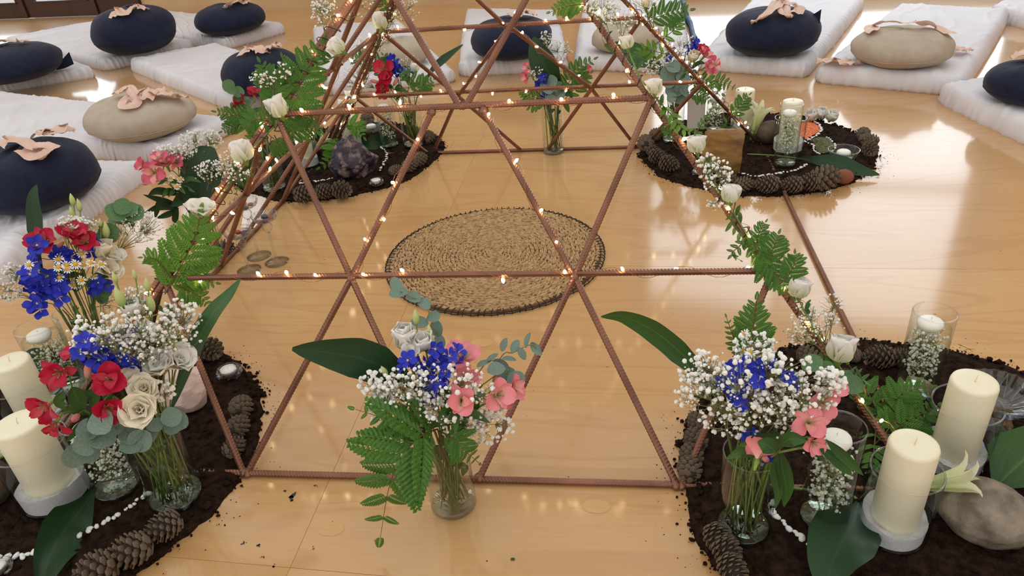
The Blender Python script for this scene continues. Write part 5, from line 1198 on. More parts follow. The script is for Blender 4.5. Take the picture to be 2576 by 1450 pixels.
alstro(w, [(964, 232, .03, 36, .6, -.4, .3)], 'red', [(996, 205, .02, 26)], 3)
delph(w, [(990, 152), (1002, 162), (1008, 176), (1021, 186), (996, 172), (984, 146)], 30, -.01)
lisi(w, 1042, 170, -.02, 28, 'closed', (.3, .8, .3)); lisi(w, 912, 118, -.05, 34, 'closed', (.3, .8, .0)); gyps(w, 890, 196, 40, 34, 60, .02, .02, False, (.0016, .0028)); gyps(w, 1030, 160, 30, 22, 24, -.03, .02, False, (.0018, .0028))
fern(w, [(1030, 240), (1050, 222), (1070, 212), (1090, 200)], [.03, .04, .04, .03], 40, n=8); fern(w, [(1025, 230), (1035, 205), (1020, 190), (1010, 180)], [.02, .03, .03, .02], 30, n=7); fern(w, [(1000, 200), (950, 165), (910, 155), (880, 140)], [-.02, -.03, -.03, -.03], 44, n=9); fern(w, [(1000, 190), (980, 160), (965, 140)], [-.03, -.04, -.04], 34, n=8)
big_leaf(w, [(1060, 225), (1085, 180), (1110, 155), (1135, 135), (1165, 112)], [-.01, -.02, -.03, -.03, -.03], 22, 'leaf_dark', .5)
# ================================================================== back centre bouquet
w = vase('in the back centre vase', (1393, 382), 27, (1393, 262), 'clear glass vase at the middle of the back base rod', z0=0.0, water=0.72)
big_leaf(w, [(1400, 235), (1395, 205), (1370, 165), (1352, 125), (1343, 93)], [.0, .02, .02, .01, .0], 66, 'leaf_dark', .2, .2)
alstro(w, [(1330, 172, .0, 34, .5, .3, .6), (1328, 192, .01, 34, .5, .1, .7)], 'rose', (), 2); alstro(w, [(1476, 178, .0, 32, .4, .2, .8), (1462, 206, .01, 30, .5, -.1, .7)], 'rose', [(1430, 148, .0, 24)], 2)
delph(w, [(1363, 201), (1356, 210), (1368, 192), (1372, 245)], 26, .02)
euca(w, [(1385, 250), (1392, 232), (1372, 212), (1388, 205), (1402, 218), (1380, 222), (1398, 245), (1410, 235)], 30, .03)
gyps(w, 1372, 104, 22, 26, 34, -.02, .02, False, (.002, .0032)); gyps(w, 1408, 125, 34, 24, 44, -.03, .02, False, (.0016, .0026)); gyps(w, 1352, 185, 18, 16, 16, .02, .02, False, (.002, .003))
fern(w, [(1415, 245), (1435, 200), (1460, 170), (1493, 150)], [.0, .0, -.01, -.02], 46, n=10); fern(w, [(1420, 250), (1445, 225), (1470, 200), (1485, 185)], [.02, .02, .02, .02], 34, n=8); fern(w, [(1375, 255), (1345, 245), (1322, 235), (1305, 228)], [.02, .02, .02, .02], 30, n=8); fern(w, [(1378, 258), (1355, 262), (1335, 268), (1320, 262)], [.03, .03, .03, .03], 26, n=7)
lv = thing('ruscus_leaves', 'small dark leaves hanging over the back centre vase rim', 'foliage', VP(1410, 245, w.base, .02)); o0 = V3(lv.location)
for i, pp in enumerate([[(1410, 240), (1432, 236), (1440, 252)], [(1415, 250), (1425, 268), (1432, 284)], [(1400, 245), (1380, 256), (1350, 258)], [(1405, 225), (1425, 215), (1440, 222)]]):
    blade(lv, 'leaf', [VP(x, y, w.base, .02+.004*i)-o0 for x, y in pp], 14/pxm(o0), 'leaf_soft', o0, .3)
# ================================================================== far right bouquet
w = vase('in the far right vase', (1692, 354), 26, (1701, 230), 'clear glass vase of eucalyptus and flowers on the far right soil', water=0.6)
big_leaf(w, [(1690, 215), (1650, 165), (1600, 140), (1560, 125), (1520, 113)], [.0, -.01, -.02, -.02, -.02], 58, 'leaf_mid', -.4, .2)
euca(w, [(1700, 240), (1690, 225), (1712, 218), (1684, 205), (1706, 200), (1680, 186), (1700, 180), (1718, 192), (1694, 168), (1715, 172)], 36, .02)
euca(w, [(1712, 248), (1704, 236), (1722, 230), (1690, 246), (1714, 222)], 30, .03)
gyps(w, 1680, 142, 42, 32, 80, .0, .03, False, (.0020, .0034)); gyps(w, 1640, 168, 26, 24, 40, .01, .02, False, (.002, .0034)); gyps(w, 1725, 105, 26, 22, 30, -.02, .02, False, (.0018, .003))
alstro(w, [(1772, 142, .0, 44, .5, .4, .5), (1796, 164, .01, 40, .4, .2, .8), (1780, 168, .02, 36, .7, .1, .4)], 'rose', (), 4); alstro(w, [(1764, 130, -.01, 36, .3, .8, .3)], 'red', (), 3)
delph(w, [(1741, 114), (1748, 108), (1736, 122), (1690, 134)], 28, -.02); lisi(w, 1744, 142, .01, 32, 'closed', (.5, .6, .3), 'cream_petal')
fern(w, [(1725, 220), (1760, 205), (1790, 215), (1815, 235)], [.0, .0, .0, .0], 40, n=8); fern(w, [(1720, 230), (1750, 235), (1770, 245), (1790, 260)], [.02, .02, .02, .02], 30, n=8)
# ================================================================== candles, glass and stones by corner
Z = SZ
# near right corner
candle_cylinder((2300, 985), 48, (2369, 789), 'at the back of the near right soil', 90)
candle_cylinder((2068, 1308), 58, (2132, 1078), 'beside the near right bouquet', 90)
hurricane((2240, 1336), 82, (2288, 1184), 'nearest on the right soil', (2302, 1116), 60)
hurricane((2388, 1165), 78, (2431, 1016), 'farther back on the near right soil', (2450, 957), 55)
stone((2334, 2551, 1192, 1386), Z, 'river', 'large smooth grey-brown river stone on the near right soil', 0, 3, .85, .05)
lily(2300, 1225, .06, (2478, 1200, -.02), .95, 'white lily lying over the river stone')
ground_leaf([(2162, 1262), (2150, 1300), (2122, 1355), (2092, 1420), (2076, 1500)], [.012, .025, .035, .035, .03], 158, 'broad aspidistra leaf in the bottom right foreground', roll=-.15, cup=.22, stalk=[(1990, 1228, .016), (2080, 1240, .014), (2140, 1248, .012)])
ground_leaf([(2496, 1238), (2540, 1190), (2605, 1135), (2740, 1045)], [.02, .04, .05, .05], 150, 'broad green leaf cut by the right edge behind the river stone', 'leaf_mid', .1, .2)
# crystal bowl on a foot
b = G(2490, 1060, Z); R_b = 92/pxm(b+V3((0, 0, .07))); hb = VP(2487, 975, b).z-Z
o = thing('crystal_bowl', 'cut crystal footed bowl at the right edge of the near right soil', 'bowl', b)
cut = lambda r, z, a: r*(1+.025*math.cos(a*24)) if z > hb*.5 else r
link('bowl', MB().lathe([(.008, hb*.42), (R_b*.45, hb*.48), (R_b*.8, hb*.68), (R_b, hb), (R_b*.96, hb), (R_b*.76, hb*.72), (R_b*.42, hb*.54), (0, hb*.5)], 72, cut).mesh('bowl', 'crystal', False), o)
link('stem', MB().lathe([(.02, .006), (.011, .014), (.009, hb*.25), (.013, hb*.36), (.010, hb*.43)], 16).mesh('bowl_stem', 'crystal', False), o)
link('foot', MB().lathe([(0, 0), (R_b*.55, 0), (R_b*.55, .003), (.02, .007), (0, .007)], 24, lambda r, z, a: r*(1+.03*math.cos(a*12))).mesh('foot', 'crystal', False), o)
cr = MB()
for k in range(16):
    a = 2*math.pi*k/16
    for s_ in (-1, 1): cr.tube([V3((R_b*.52*math.cos(a), R_b*.52*math.sin(a), hb*.515)), V3((R_b*.80*math.cos(a+.11*s_), R_b*.80*math.sin(a+.11*s_), hb*.70)), V3((R_b*.985*math.cos(a+.2*s_), R_b*.985*math.sin(a+.2*s_), hb*.96))], .0013, 4)
link('cut_pattern', cr.mesh('cut_pattern', 'crystal', False), o)
# ferns lying by the near right leg
def gfern(path, zs, lpx, label_kind, where, **k): return fern_at([G(x, y, z) for (x, y), z in zip(path, zs)], lpx/pxm(G(*path[0])), where, kind=label_kind, **k)
wh = 'lying on the near right soil'
gfern([(2225, 1080), (2195, 1010), (2165, 960), (2135, 918)], [.02, .06, .07, .06], 62, 'dark green fern frond', wh, n=9)
gfern([(2225, 1085), (2250, 1020), (2285, 985), (2340, 975)], [.02, .07, .09, .09], 66, 'dark green fern frond', wh, n=9)
gfern([(2215, 1100), (2270, 1070), (2320, 1040), (2360, 1020)], [.02, .06, .07, .07], 70, 'dark green fern frond', wh, n=9)
gfern([(2200, 1120), (2235, 1080), (2265, 1030), (2275, 990)], [.02, .05, .07, .08], 60, 'dark green fern frond', wh, n=8)
gfern([(2205, 1060), (2200, 1120), (2195, 1160), (2190, 1200)], [.02, .04, .04, .03], 46, 'dark green fern frond', wh, n=8)
# near left corner
candle_cylinder((172, 985), 48, (106, 815), 'at the back of the near left soil', 80)
candle_cylinder((298, 1228), 58, (222, 1050), 'in front of the near left bouquet', 80)
hurricane((146, 1246), 84, (58, 1120), 'nearest on the left soil', (47, 1062), 59)
hurricane((112, 1072), 72, (40, 962), 'farther back at the left edge', (30, 905), 45)
stone((-70, 62, 1130, 1285), Z, 'river_dark', 'dark brown stone cut by the left edge', 0, 5, .8, .05)
stone((428, 553, 905, 1046), Z, 'rose_quartz', 'pale pink rose quartz boulder on the near left soil', 14, 11, .8, .05)
lily(-30, 1165, .07, (32, 1128, .0), 1.0, 'white lily flower at the left edge by the pillar candle')
tealight((580, 948), 33, 'beside the rose quartz')
tealight((2, 1440), 34, 'at the bottom left corner')
ground_leaf([(240, 1225), (205, 1280), (165, 1330), (125, 1400), (100, 1490)], [.04, .035, .03, .03, .03], 118, 'broad aspidistra leaf in the bottom left foreground', roll=.25, cup=.3)
ground_leaf([(60, 1010), (75, 940), (90, 900), (110, 880)], [.05, .06, .06, .05], 60, 'dark leaf behind the left edge pillar candle')
# far right corner
candle_cylinder((1974, 415), 27, (1994, 262), 'in the middle of the far right soil', 60)
hurricane((1980, 378), 38, (1986, 296), 'behind the far right floating candle', (1997, 253), 25)
candle_cylinder((1797, 332), 22, (1793, 236), 'behind the brown mineral slab', 50)
hurricane((1866, 330), 32, (1878, 262), 'behind the far right leg foot', (1858, 224), 24)
stone((1762, 1863, 334, 444), Z, 'tiger', 'upright brown banded mineral slab on the far right soil', 3, 21, .38, .04, boxy=.72, rz=-.15)
stone((1903, 1962, 300, 366), Z, 'river_dark', 'rounded grey stone behind the lily on the far right soil', 0, 8, .9, .05)
lily(1892, 345, Z+.01, (1918, 262, .0), 1.0, 'greenish white lily standing on the far right soil')
ground_leaf([(2005, 398), (2050, 402), (2110, 412), (2160, 428), (2212, 440)], [.02, .03, .03, .02, .012], 42, 'long dark aspidistra leaf across the far right soil', roll=.3, cup=.15, stalk=[(1880, 388, .014), (1940, 391, .016)])
tealight((1757, 442), 18, 'in front of the brown mineral slab')
def bowl(px, hw, hpx, where):
    b = G(*px, Z); R = hw/pxm(b); h = VP(px[0], px[1]-hpx, b).z-Z
    o = thing('glass_bowl', 'clear glass bowl of water '+where, 'bowl', b, 'small glass bowls')
    link('glass_wall', MB().lathe([(0, 0), (R*.6, 0), (R*.82, h*.3), (R, h), (R-.0018, h), (R*.80-.0018, h*.34), (R*.55, .003), (0, .003)], 36).mesh('glass_wall', 'glass'), o)
    link('water', MB().lathe([(R*.56, .0035), (R*.79, h*.36), (R*.86, h*.55), (0, h*.55)], 32).mesh('water', 'water'), o)
    link('rim', MB().tube([V3(((R-.001)*math.cos(a), (R-.001)*math.sin(a), h)) for a in [2*math.pi*i/40 for i in range(41)]], .0013, 5, False).mesh('rim', 'crystal'), o)
    float_candle('white candle floating in the glass bowl '+where, b, h*.57, R*.45)
bowl((2120, 398), 38, 22, 'on the far right soil')
bowl((936, 334), 29, 26, 'on the far left soil')
def heap(poly, mat, name, label, cat, seed, n=420, sz=.0022):
    P = [G(x, y, Z) for x, y in poly]; c = sum(P, V3())/len(P); rnd = random.Random(seed); mb = MB(); m_ = len(P)
    P2 = cat_rom(P+[P[0]], 6); b0 = 0; rings = 5
    mb.v.append(V3((0, 0, .010)))
    for i in range(1, rings+1):
        for p in P2[:-1]:
            q = (p-c)*(i/rings); mb.v.append(V3((q.x, q.y, .010*(1-(i/rings)**2)+.001*fbm(q.x*90, q.y*90, seed, 2) if i < rings else 0)))
    k = len(P2)-1
    for j in range(k): mb.f.append((0, 1+j, 1+(j+1) % k))
    for i in range(rings-1):
        for j in range(k): a = 1+i*k+j; b_ = 1+i*k+(j+1) % k; mb.f.append((a, a+k, b_+k, b_))
    for i in range(n):
        j = rnd.randrange(k); t = math.sqrt(rnd.random()); q = (P2[j]-c)*t*.98; s = sz*rnd.uniform(.6, 1.2); mb.blob((q.x, q.y, .010*(1-t*t)+.0004), s*1.2, s*.7, s*.5, q=Quaternion((0, 0, 1), rnd.uniform(0, 6.28)), nu=5, nv=3, rnd=rnd)
    tag(link(name, mb.mesh(name, mat, False), None, c), label, cat, kind='stuff')
heap([(2010, 312), (2030, 305), (2056, 314), (2062, 330), (2045, 342), (2022, 352), (2008, 340)], 'lentil', 'lentil_heap', 'small heap of orange lentils ringed with white pebbles', 'lentils', 4)
heap([(2036, 352), (2058, 346), (2080, 348), (2096, 362), (2092, 378), (2070, 386), (2052, 376), (2046, 362)], 'herb', 'herb_heap', 'small heap of dried green herbs ringed with white pebbles', 'herbs', 5)
for i, (px, py) in enumerate([(2042, 297), (2065, 293), (2086, 299)]):
    h = G(px, py, Z+.02); o = thing('white_rosebud', '%s of three white blooms resting on the far right soil' % ('leftmost', 'middle', 'rightmost')[i], 'flower', G(px, py+9, Z), 'white blooms on the far right soil')
    lisi_head(o, V3((0, 0, .006)), (CAMP-h).normalized()*.4+V3((.25*(i-1), 0, .7)), 38/pxm(h)*.8, 'closed', 'white_petal', random.Random(i))
# far left corner
candle_cylinder((983, 368), 22, (965, 252), 'on the far left soil', 50)
hurricane((776, 416), 30, (764, 356), 'beside the far left fern', (752, 338), 20)
hurricane((888, 366), 26, (892, 316), 'behind the amethyst', (892, 290), 22)
stone((832, 962, 332, 456), Z, 'amethyst', 'rough dark purple amethyst chunk on the far left soil', 22, 5, .6, .12, taper=.42)
stone((770, 812, 350, 395), Z, 'river_dark', 'grey stone behind the far left pillar candle', 0, 9, .9, .05)
tealight((948, 466), 20, 'in front of the amethyst')
lily(862, 388, Z+.01, (834, 355, .02), .9, 'pale green lily left of the amethyst')
lily(790, 385, Z+.02, (824, 340, .02), .8, 'pale lily behind the far left candle glass')
ground_leaf([(1000, 345), (965, 352), (935, 362), (905, 372)], [.02, .03, .03, .02], 40, 'dark leaf under the far left floating candle')
gfern([(870, 340), (850, 370), (838, 395), (806, 420)], [.09, .07, .04, .02], 40, 'fern frond', 'beside the amethyst', n=9, col='fern_bright')
gfern([(860, 330), (880, 315), (900, 325), (915, 345)], [.08, .10, .09, .07], 36, 'fern frond', 'beside the amethyst', n=8, col='fern_bright')
# pebble trails
pebbles([(378, 1238), (330, 1272), (290, 1300), (240, 1325), (180, 1356)], 15, .0054, 'trail below the near left vase', 1)
pebbles([(92, 1388), (50, 1398), (0, 1402)], 9, .0056, 'short trail at bottom left corner', 2)
pebbles([(1948, 1262), (1945, 1285), (1960, 1305), (1985, 1325), (2005, 1345), (2030, 1368)], 14, .0050, 'trail beside the near right vase', 3)
pebbles([(1856, 434), (1900, 443), (1950, 437), (2000, 428), (2030, 412)], 26, .0048, 'line before the far right candles', 4)
pebbles([(2000, 352), (2024, 354), (2048, 344), (2066, 328), (2060, 312), (2040, 303), (2016, 305)], 34, .0042, 'ring around the orange lentils', 5)
pebbles([(2022, 356), (2044, 364), (2048, 378), (2066, 388)], 16, .0042, 'line left of the green herbs', 6)
pebbles([(2078, 344), (2094, 356), (2102, 366), (2094, 382)], 12, .0042, 'line right of the green herbs', 7)
pebbles([(752, 462), (780, 458), (810, 454), (838, 448)], 16, .0046, 'line left of the amethyst', 8)
pebbles([(950, 362), (968, 378), (974, 395), (960, 420), (955, 430)], 20, .0048, 'curve right of the amethyst', 9)
pebbles([(2214, 398), (2219, 410), (2212, 424)], 5, .0042, 'rim of the far right soil', 10)
# pine cones
def cones(where, L, z0=SZ):
    n = len(L)
    for i, (px, py, l, az, var, pos) in enumerate(L): pine_cone(px, py, l, az, 'pine cone %s' % pos, var, z0)
cones('', [(533, 880, 62, -.6, 1, 'below the leaf tip at the top of the near left soil'), (608, 1022, 62, 1.6, 1, 'on the right rim of the near left soil, uppermost of three'), (602, 1070, 58, 1.4, 1, 'on the right rim of the near left soil, middle of three'), (590, 1124, 62, 1.2, 0, 'on the right rim of the near left soil, behind the brace rod'),
 (408, 1328, 92, -2.3, 0, 'right below the near left vase'), (322, 1388, 108, -2.5, 0, 'largest of the row on the near left soil'), (238, 1436, 100, -2.6, 1, 'at the bottom edge of the near left soil'),
 (1755, 1062, 66, 2.0, 0, 'on the left rim of the near right soil, uppermost of the column'), (1748, 1104, 64, 1.9, 1, 'on the left rim of the near right soil, second of the column'), (1738, 1143, 64, 1.7, 1, 'on the left rim of the near right soil, third of the column'), (1734, 1176, 66, 1.6, 1, 'on the left rim of the near right soil, lowest beside the rod'),
 (1808, 1358, 84, -1.2, 0, 'left of the foot of the near right vase'), (1832, 1388, 76, -1.0, 1, 'below the near right vase, middle of three'), (1846, 1436, 88, -1.1, 0, 'at the bottom edge below the near right vase'),
 (2212, 897, 74, 3.0, 0, 'at the back of the near right soil, largest'), (2262, 900, 54, 2.6, 1, 'at the back of the near right soil, touching the glass cylinder'), (2142, 890, 54, 2.2, 2, 'at the back of the near right soil behind the white bloom'), (2030, 894, 56, 1.9, 1, 'at the back of the near right soil behind the flowers'),
 (1656, 394, 48, -.4, 0, 'at the left end of the far right soil, upper of two'), (1684, 412, 52, -.5, 0, 'at the left end of the far right soil, lower of two'), (1834, 452, 44, .3, 1, 'in the front row of the far right soil, first by the slab'), (1874, 463, 48, .2, 0, 'in the front row of the far right soil, second from the slab'), (1928, 463, 58, 3.1, 0, 'in the front row of the far right soil, left of the rod end'), (1992, 464, 54, 3.0, 0, 'in the front row of the far right soil, right of the rod end'), (2036, 457, 50, 2.9, 1, 'in the front row of the far right soil, between two bigger ones'), (2080, 447, 68, .2, 1, 'in the front row of the far right soil, largest and palest'),
 (2172, 336, 36, 1.3, 1, 'on the right rim of the far right soil, farthest'), (2180, 350, 38, .5, 0, 'on the right rim of the far right soil, second farthest'), (2192, 352, 38, 2.0, 0, 'on the right rim of the far right soil, third farthest'), (2190, 376, 42, -1.6, 1, 'on the right rim of the far right soil, end-on and nearest'),
 (1624, 358, 44, 1.5, 1, 'on the left rim of the far right soil, by the rod foot'), (1650, 338, 40, 1.2, 0, 'on the left rim of the far right soil, behind the vase'), (1646, 381, 40, -.5, 2, 'on the left rim of the far right soil, darkest'),
 (767, 488, 56, .4, 0, 'in the front row of the far left soil, leftmost'), (820, 481, 50, .2, 0, 'in the front row of the far left soil, middle'), (862, 478, 50, -.3, 1, 'in the front row of the far left soil, rightmost'), (998, 428, 40, .6, 2, 'on the right rim of the far left soil, nearest'), (1032, 416, 42, .7, 0, 'on the right rim of the far left soil, middle'), (1056, 400, 44, .9, 0, 'on the right rim of the far left soil, by the rod foot'), (1078, 344, 36, 1.2, 1, 'at the back right of the far left soil'), (924, 298, 36, 1.8, 1, 'behind the small glass bowl'), (705, 362, 36, 1.0, 0, 'at the back of the far left soil')])
pine_cone(568, 622, 44, .8, 'dark pine cone behind the glass goblets', 1, 0.0)
o = MB().blob((0, 0, 0), 1, .78, .78, nu=14, nv=10, jit=.03); c = G(2123, 445, SZ+.012); s = 24/pxm(c)
tag(link('seed_cone', o.mesh('seed_cone', 'cone_brown'), None, M=Matrix.Translation(c) @ Matrix.Diagonal((s, s, s, 1))), 'smooth reddish brown closed cone beside the largest far right pine cone', 'pine cone')
# goblets of tumbled stones
def goblet(foot, knob, rim, hw, where, gems):
    b = G(*foot, 0); h = VP(rim[0], rim[1], b).z; k = VP(knob[0], knob[1], b).z; R = hw/pxm(b+V3((0, 0, h))); fr = 30/pxm(b)
    o = thing('glass_goblet', 'tall fluted clear glass goblet '+where, 'goblet', b, 'tall glass goblets'); fl = lambda r, z, a: r*(1+.045*math.cos(a*14)*min(1, r/R*1.2))
    zb = k+.013
    link('foot', MB().lathe([(fr, .0), (fr, .0015), (fr*.5, .003), (.004, .008), (.0032, .014)], 32).mesh('foot', 'glass'), o)
    link('stem', MB().lathe([(.0034, .012), (.003, k*.5), (.0036, k-.014)], 12).mesh('goblet_stem', 'crystal'), o)
    link('knob', MB().lathe([(.0036, k-.015), (.009, k-.008), (.0125, k), (.010, k+.008), (.005, zb)], 28, lambda r, z, a: r*(1+.06*math.cos(a*10))).mesh('knob', 'crystal'), o)
    link('bowl', MB().lathe([(.005, zb), (R*.5, zb+.003), (R*.85, zb+(h-zb)*.4), (R, h), (R-.0012, h), (R*.84-.0012, zb+(h-zb)*.42), (R*.48, zb+.0045), (0, zb+.004)], 56, fl).mesh('goblet_bowl', 'crystal'), o)
    rnd = random.Random(int(foot[0]))
    for i, g in enumerate(gems):
        a = 2*math.pi*i/len(gems)+.5; r = R*.42; s = .0068*rnd.uniform(.85, 1.15); me = MB().blob((0, 0, 0), s*1.3, s, s*.8, nu=9, nv=6, jit=.12, rnd=rnd).mesh('tumbled_stone', g)
        tag(link('tumbled_stone', me, None, b+V3((r*math.cos(a), r*math.sin(a), zb+(h-zb)*.28+s*.55))), '%s tumbled stone in the goblet %s' % ({'gem_red': 'red-brown', 'gem_blue': 'blue-grey', 'gem_purple': 'purple', 'gem_gold': 'golden brown', 'gem_pink': 'pale pink'}[g], where), 'stone', 'tumbled stones in the goblets')
goblet((697, 660), (671, 572), (663, 540), 33, 'on the right of the three', ['gem_red', 'gem_blue', 'gem_pink', 'gem_purple'])
goblet((627, 680), (603, 612), (593, 580), 35, 'nearest of the three', ['gem_purple', 'gem_red', 'gem_gold', 'gem_pink'])
goblet((652, 645), (624, 538), (608, 506), 35, 'farthest of the three', ['gem_red', 'gem_pink', 'gem_purple', 'gem_blue'])
def sheet_of_paper(px, label, z=.0008):
    P = [G(x, y, z+.004*(i % 2)) for i, (x, y) in enumerate(px)]; c = sum(P, V3())/len(P); mb = MB(); n = len(P); mb.v += [p-c for p in P]+[p-c-V3((0, 0, .0004)) for p in P]
    mb.f += [tuple(range(n)), tuple(range(2*n-1, n-1, -1))]+[(i, (i+1) % n, n+(i+1) % n, n+i) for i in range(n)]
    tag(link('paper_sheet', mb.mesh('paper_sheet', 'paper', False), None, c), label, 'paper')
sheet_of_paper([(641, 471), (660, 481), (677, 508), (645, 573), (606, 573), (618, 500)], 'curled white paper sheet on the floor behind the goblets')
b = G(1755, 330, Z); mb = MB(); P = [b, G(1745, 262, Z)]
q = [VP(1728, 325, b), VP(1772, 322, b), VP(1776, 240, b), VP(1730, 243, b)]; q = [V3((p.x, p.y, max(p.z, Z))) for p in q]; t = hdir(b)*.001
mb.v += [p-b for p in q]+[p-b-t for p in q]; mb.f += [(0, 1, 2, 3), (7, 6, 5, 4), (0, 4, 5, 1), (1, 5, 6, 2), (2, 6, 7, 3), (3, 7, 4, 0)]
tag(link('paper_card', mb.mesh('paper_card', 'paper', False), None, b), 'white card standing between the far right vases', 'card')
# ================================================================== garlands tied to the legs
class L_: pass
def legw(key): l = L_(); l.a, l.b = LEGS[key]; l.where = {'fl': 'tied to the near left leg', 'fr': 'tied to the near right leg', 'br': 'tied to the far right leg', 'bl': 'tied to the far left leg'}[key]; return l
def LP_(l, px, py, dd=0.0): p = near_line(px, py, l.a, l.b); return VP(px, py, p, dd)
def g_bloom(l, px, py, size, sdir, style='closed', mat='white_petal', dd=.012, stem=.07, cam_=.35):
    h = LP_(l, px, py, dd); fd = (CR*sdir[0]-CU*sdir[1]+(CAMP-h).normalized()*cam_).normalized(); s = size/pxm(h)*(.95 if style == 'closed' else .62); p0 = near_line(px, py, l.a, l.b); ld = (l.b-l.a).normalized()
    back = h-fd*s*.55; foot = near_line(*proj(back), l.a, l.b)-ld*stem+hdir(h)*.008; o = thing('lisianthus', None, 'flower', foot)
    link('stem', MB().tube([p-foot for p in bez(foot, foot.lerp(back, .6)+ld*.01, back, 6)], .0014, 6).mesh('stem', 'stem'), o); lisi_head(o, h-fd*s*.5-foot, fd, s, style, mat, random.Random(int(px)))
    for k in range(2):
        a = foot.lerp(back, .5+.2*k); d = (fd+V3((R_.gauss(0, .5), R_.gauss(0, .5), 0))).normalized(); blade(o, 'leaf', [a-foot, a+d*.012-foot, a+d*.024-V3((0, 0, .004))-foot], .007, 'leaf_soft', foot, .3)
    reg(o, 'white lisianthus bloom', l.where, 'flower', h)
def g_gyps(l, px, py, rx, ry, n, root=None, rs=(.0018, .0032), dd=.01):
    rnd = random.Random(int(px+py)); hs = []
    for i in range(n):
        a = rnd.uniform(0, 6.28); r = math.sqrt(rnd.random()); hs.append(LP_(l, px+rx*r*math.cos(a), py+ry*r*math.sin(a), dd+rnd.uniform(-.015, .02)))
    rt = near_line(*(root or (px, py+ry)), l.a, l.b)+hdir(hs[0])*.008; gyp_sprig(l.where, rt, hs, True, rs)
def g_fern(l, path, lpx, col='fern_green', dds=None, **k):
    P = [LP_(l, x, y, .012 if dds is None else dds[i]) for i, (x, y) in enumerate(path)]; fern_at(P, lpx/pxm(P[0]), l.where, col, **k)
f = legw('fr')
g_bloom(f, 1576, 104, 40, (-.2, -1)); g_bloom(f, 1646, 216, 44, (-.05, -1)); g_bloom(f, 1752, 362, 50, (-.1, -1)); g_bloom(f, 1840, 487, 52, (.25, -1)); g_bloom(f, 2012, 724, 56, (.1, -1)); g_bloom(f, 2116, 876, 80, (.25, -1), stem=.09)
g_gyps(f, 1515, 22, 44, 34, 70, (1545, 90)); g_gyps(f, 1560, 48, 50, 30, 40, (1580, 120), (.0014, .0024)); g_gyps(f, 1800, 440, 44, 44, 60, (1850, 520), (.0024, .004)); g_gyps(f, 1775, 405, 26, 24, 20, (1830, 500), (.0024, .004)); g_gyps(f, 1800, 515, 26, 16, 14, (1830, 500), (.002, .0034)); g_gyps(f, 2050, 800, 62, 44, 60, (2100, 900), (.0016, .003)); g_gyps(f, 2020, 840, 44, 34, 40, (2080, 900), (.0014, .0026)); g_gyps(f, 2090, 770, 34, 30, 24, (2100, 880), (.0014, .0026))
g_fern(f, [(1480, 10), (1450, 12), (1420, 18), (1385, 30)], 46, 'fern_bright', n=9)
g_fern(f, [(1650, 245), (1690, 290), (1720, 325), (1760, 335)], 34, 'fern_bright', n=9, roll=.8); g_fern(f, [(1740, 355), (1760, 320), (1780, 290), (1800, 262)], 20, 'fern_green', n=9, roll=.6); g_fern(f, [(1700, 345), (1680, 330), (1660, 322)], 20, 'fern_green', n=7)
g_fern(f, [(1850, 510), (1842, 560), (1870, 600), (1890, 640)], 34, n=9, roll=.9); g_fern(f, [(1900, 640), (1905, 600), (1915, 575), (1925, 560)], 34, n=8); g_fern(f, [(1930, 680), (1940, 640), (1950, 610), (1958, 590)], 52, n=10); g_fern(f, [(1960, 720), (1985, 690), (2000, 660), (2000, 640)], 46, n=9)
g_fern(f, [(1900, 610), (1930, 660), (1960, 700), (1990, 740)], 66, 'fern_green', n=10, roll=.5); g_fern(f, [(1880, 570), (1900, 620), (1920, 670), (1950, 720)], 52, 'fern_bright', n=10, roll=-.5); g_fern(f, [(1880, 600), (1860, 620), (1840, 640), (1862, 655)], 26, n=7)
g_fern(f, [(2110, 930), (2085, 915), (2060, 905), (2040, 912)], 34, n=7)
f = legw('fl')
g_bloom(f, 845, 116, 48, (-.7, -.6)); g_bloom(f, 695, 268, 62, (-.4, -.8)); g_bloom(f, 606, 380, 62, (-.4, -.9)); g_bloom(f, 506, 524, 74, (-.1, -1), 'open', cam_=.6, dd=.02); g_bloom(f, 470, 755, 30, (-.6, -.8))
g_fern(f, [(690, 330), (740, 240), (775, 170), (808, 112)], 100, 'fern_green', n=10, start=.05); g_fern(f, [(680, 300), (690, 240), (675, 195), (655, 158)], 60, n=9); g_fern(f, [(700, 300), (720, 230), (718, 185), (710, 146)], 44, n=8)
g_fern(f, [(690, 330), (735, 330), (780, 325), (818, 328)], 50, n=9); g_fern(f, [(700, 300), (740, 290), (775, 285), (800, 282)], 46, n=8); g_fern(f, [(690, 340), (700, 360), (705, 372), (700, 390)], 44, n=7); g_fern(f, [(680, 310), (650, 300), (630, 310), (612, 325)], 46, n=8); g_fern(f, [(640, 420), (620, 440), (600, 470), (590, 500)], 20, n=7)
g_fern(f, [(415, 740), (455, 670), (490, 600), (502, 546)], 110, 'fern_bright', n=10, start=.1, dds=[.02, .03, .04, .04]); g_fern(f, [(440, 690), (470, 690), (505, 705), (542, 712)], 56, 'fern_bright', n=9, dds=[.03]*4); g_fern(f, [(430, 700), (400, 660), (380, 648), (360, 648)], 40, 'fern_bright', n=8, dds=[.03]*4); g_fern(f, [(440, 715), (470, 730), (500, 745), (526, 770)], 50, 'fern_bright', n=9, dds=[.03]*4)
g_gyps(f, 665, 198, 26, 22, 30); g_gyps(f, 712, 178, 26, 24, 28); g_gyps(f, 806, 28, 26, 44, 46, (830, 110), (.0016, .0028)); g_gyps(f, 815, 10, 34, 20, 24, (840, 60), (.0016, .0028)); g_gyps(f, 596, 430, 34, 26, 34, (560, 500), (.002, .0032))
f = legw('bl')
g_bloom(f, 958, 50, 46, (-.1, -1)); g_bloom(f, 882, 245, 34, (.2, -1)); g_bloom(f, 866, 266, 36, (-.1, -1))
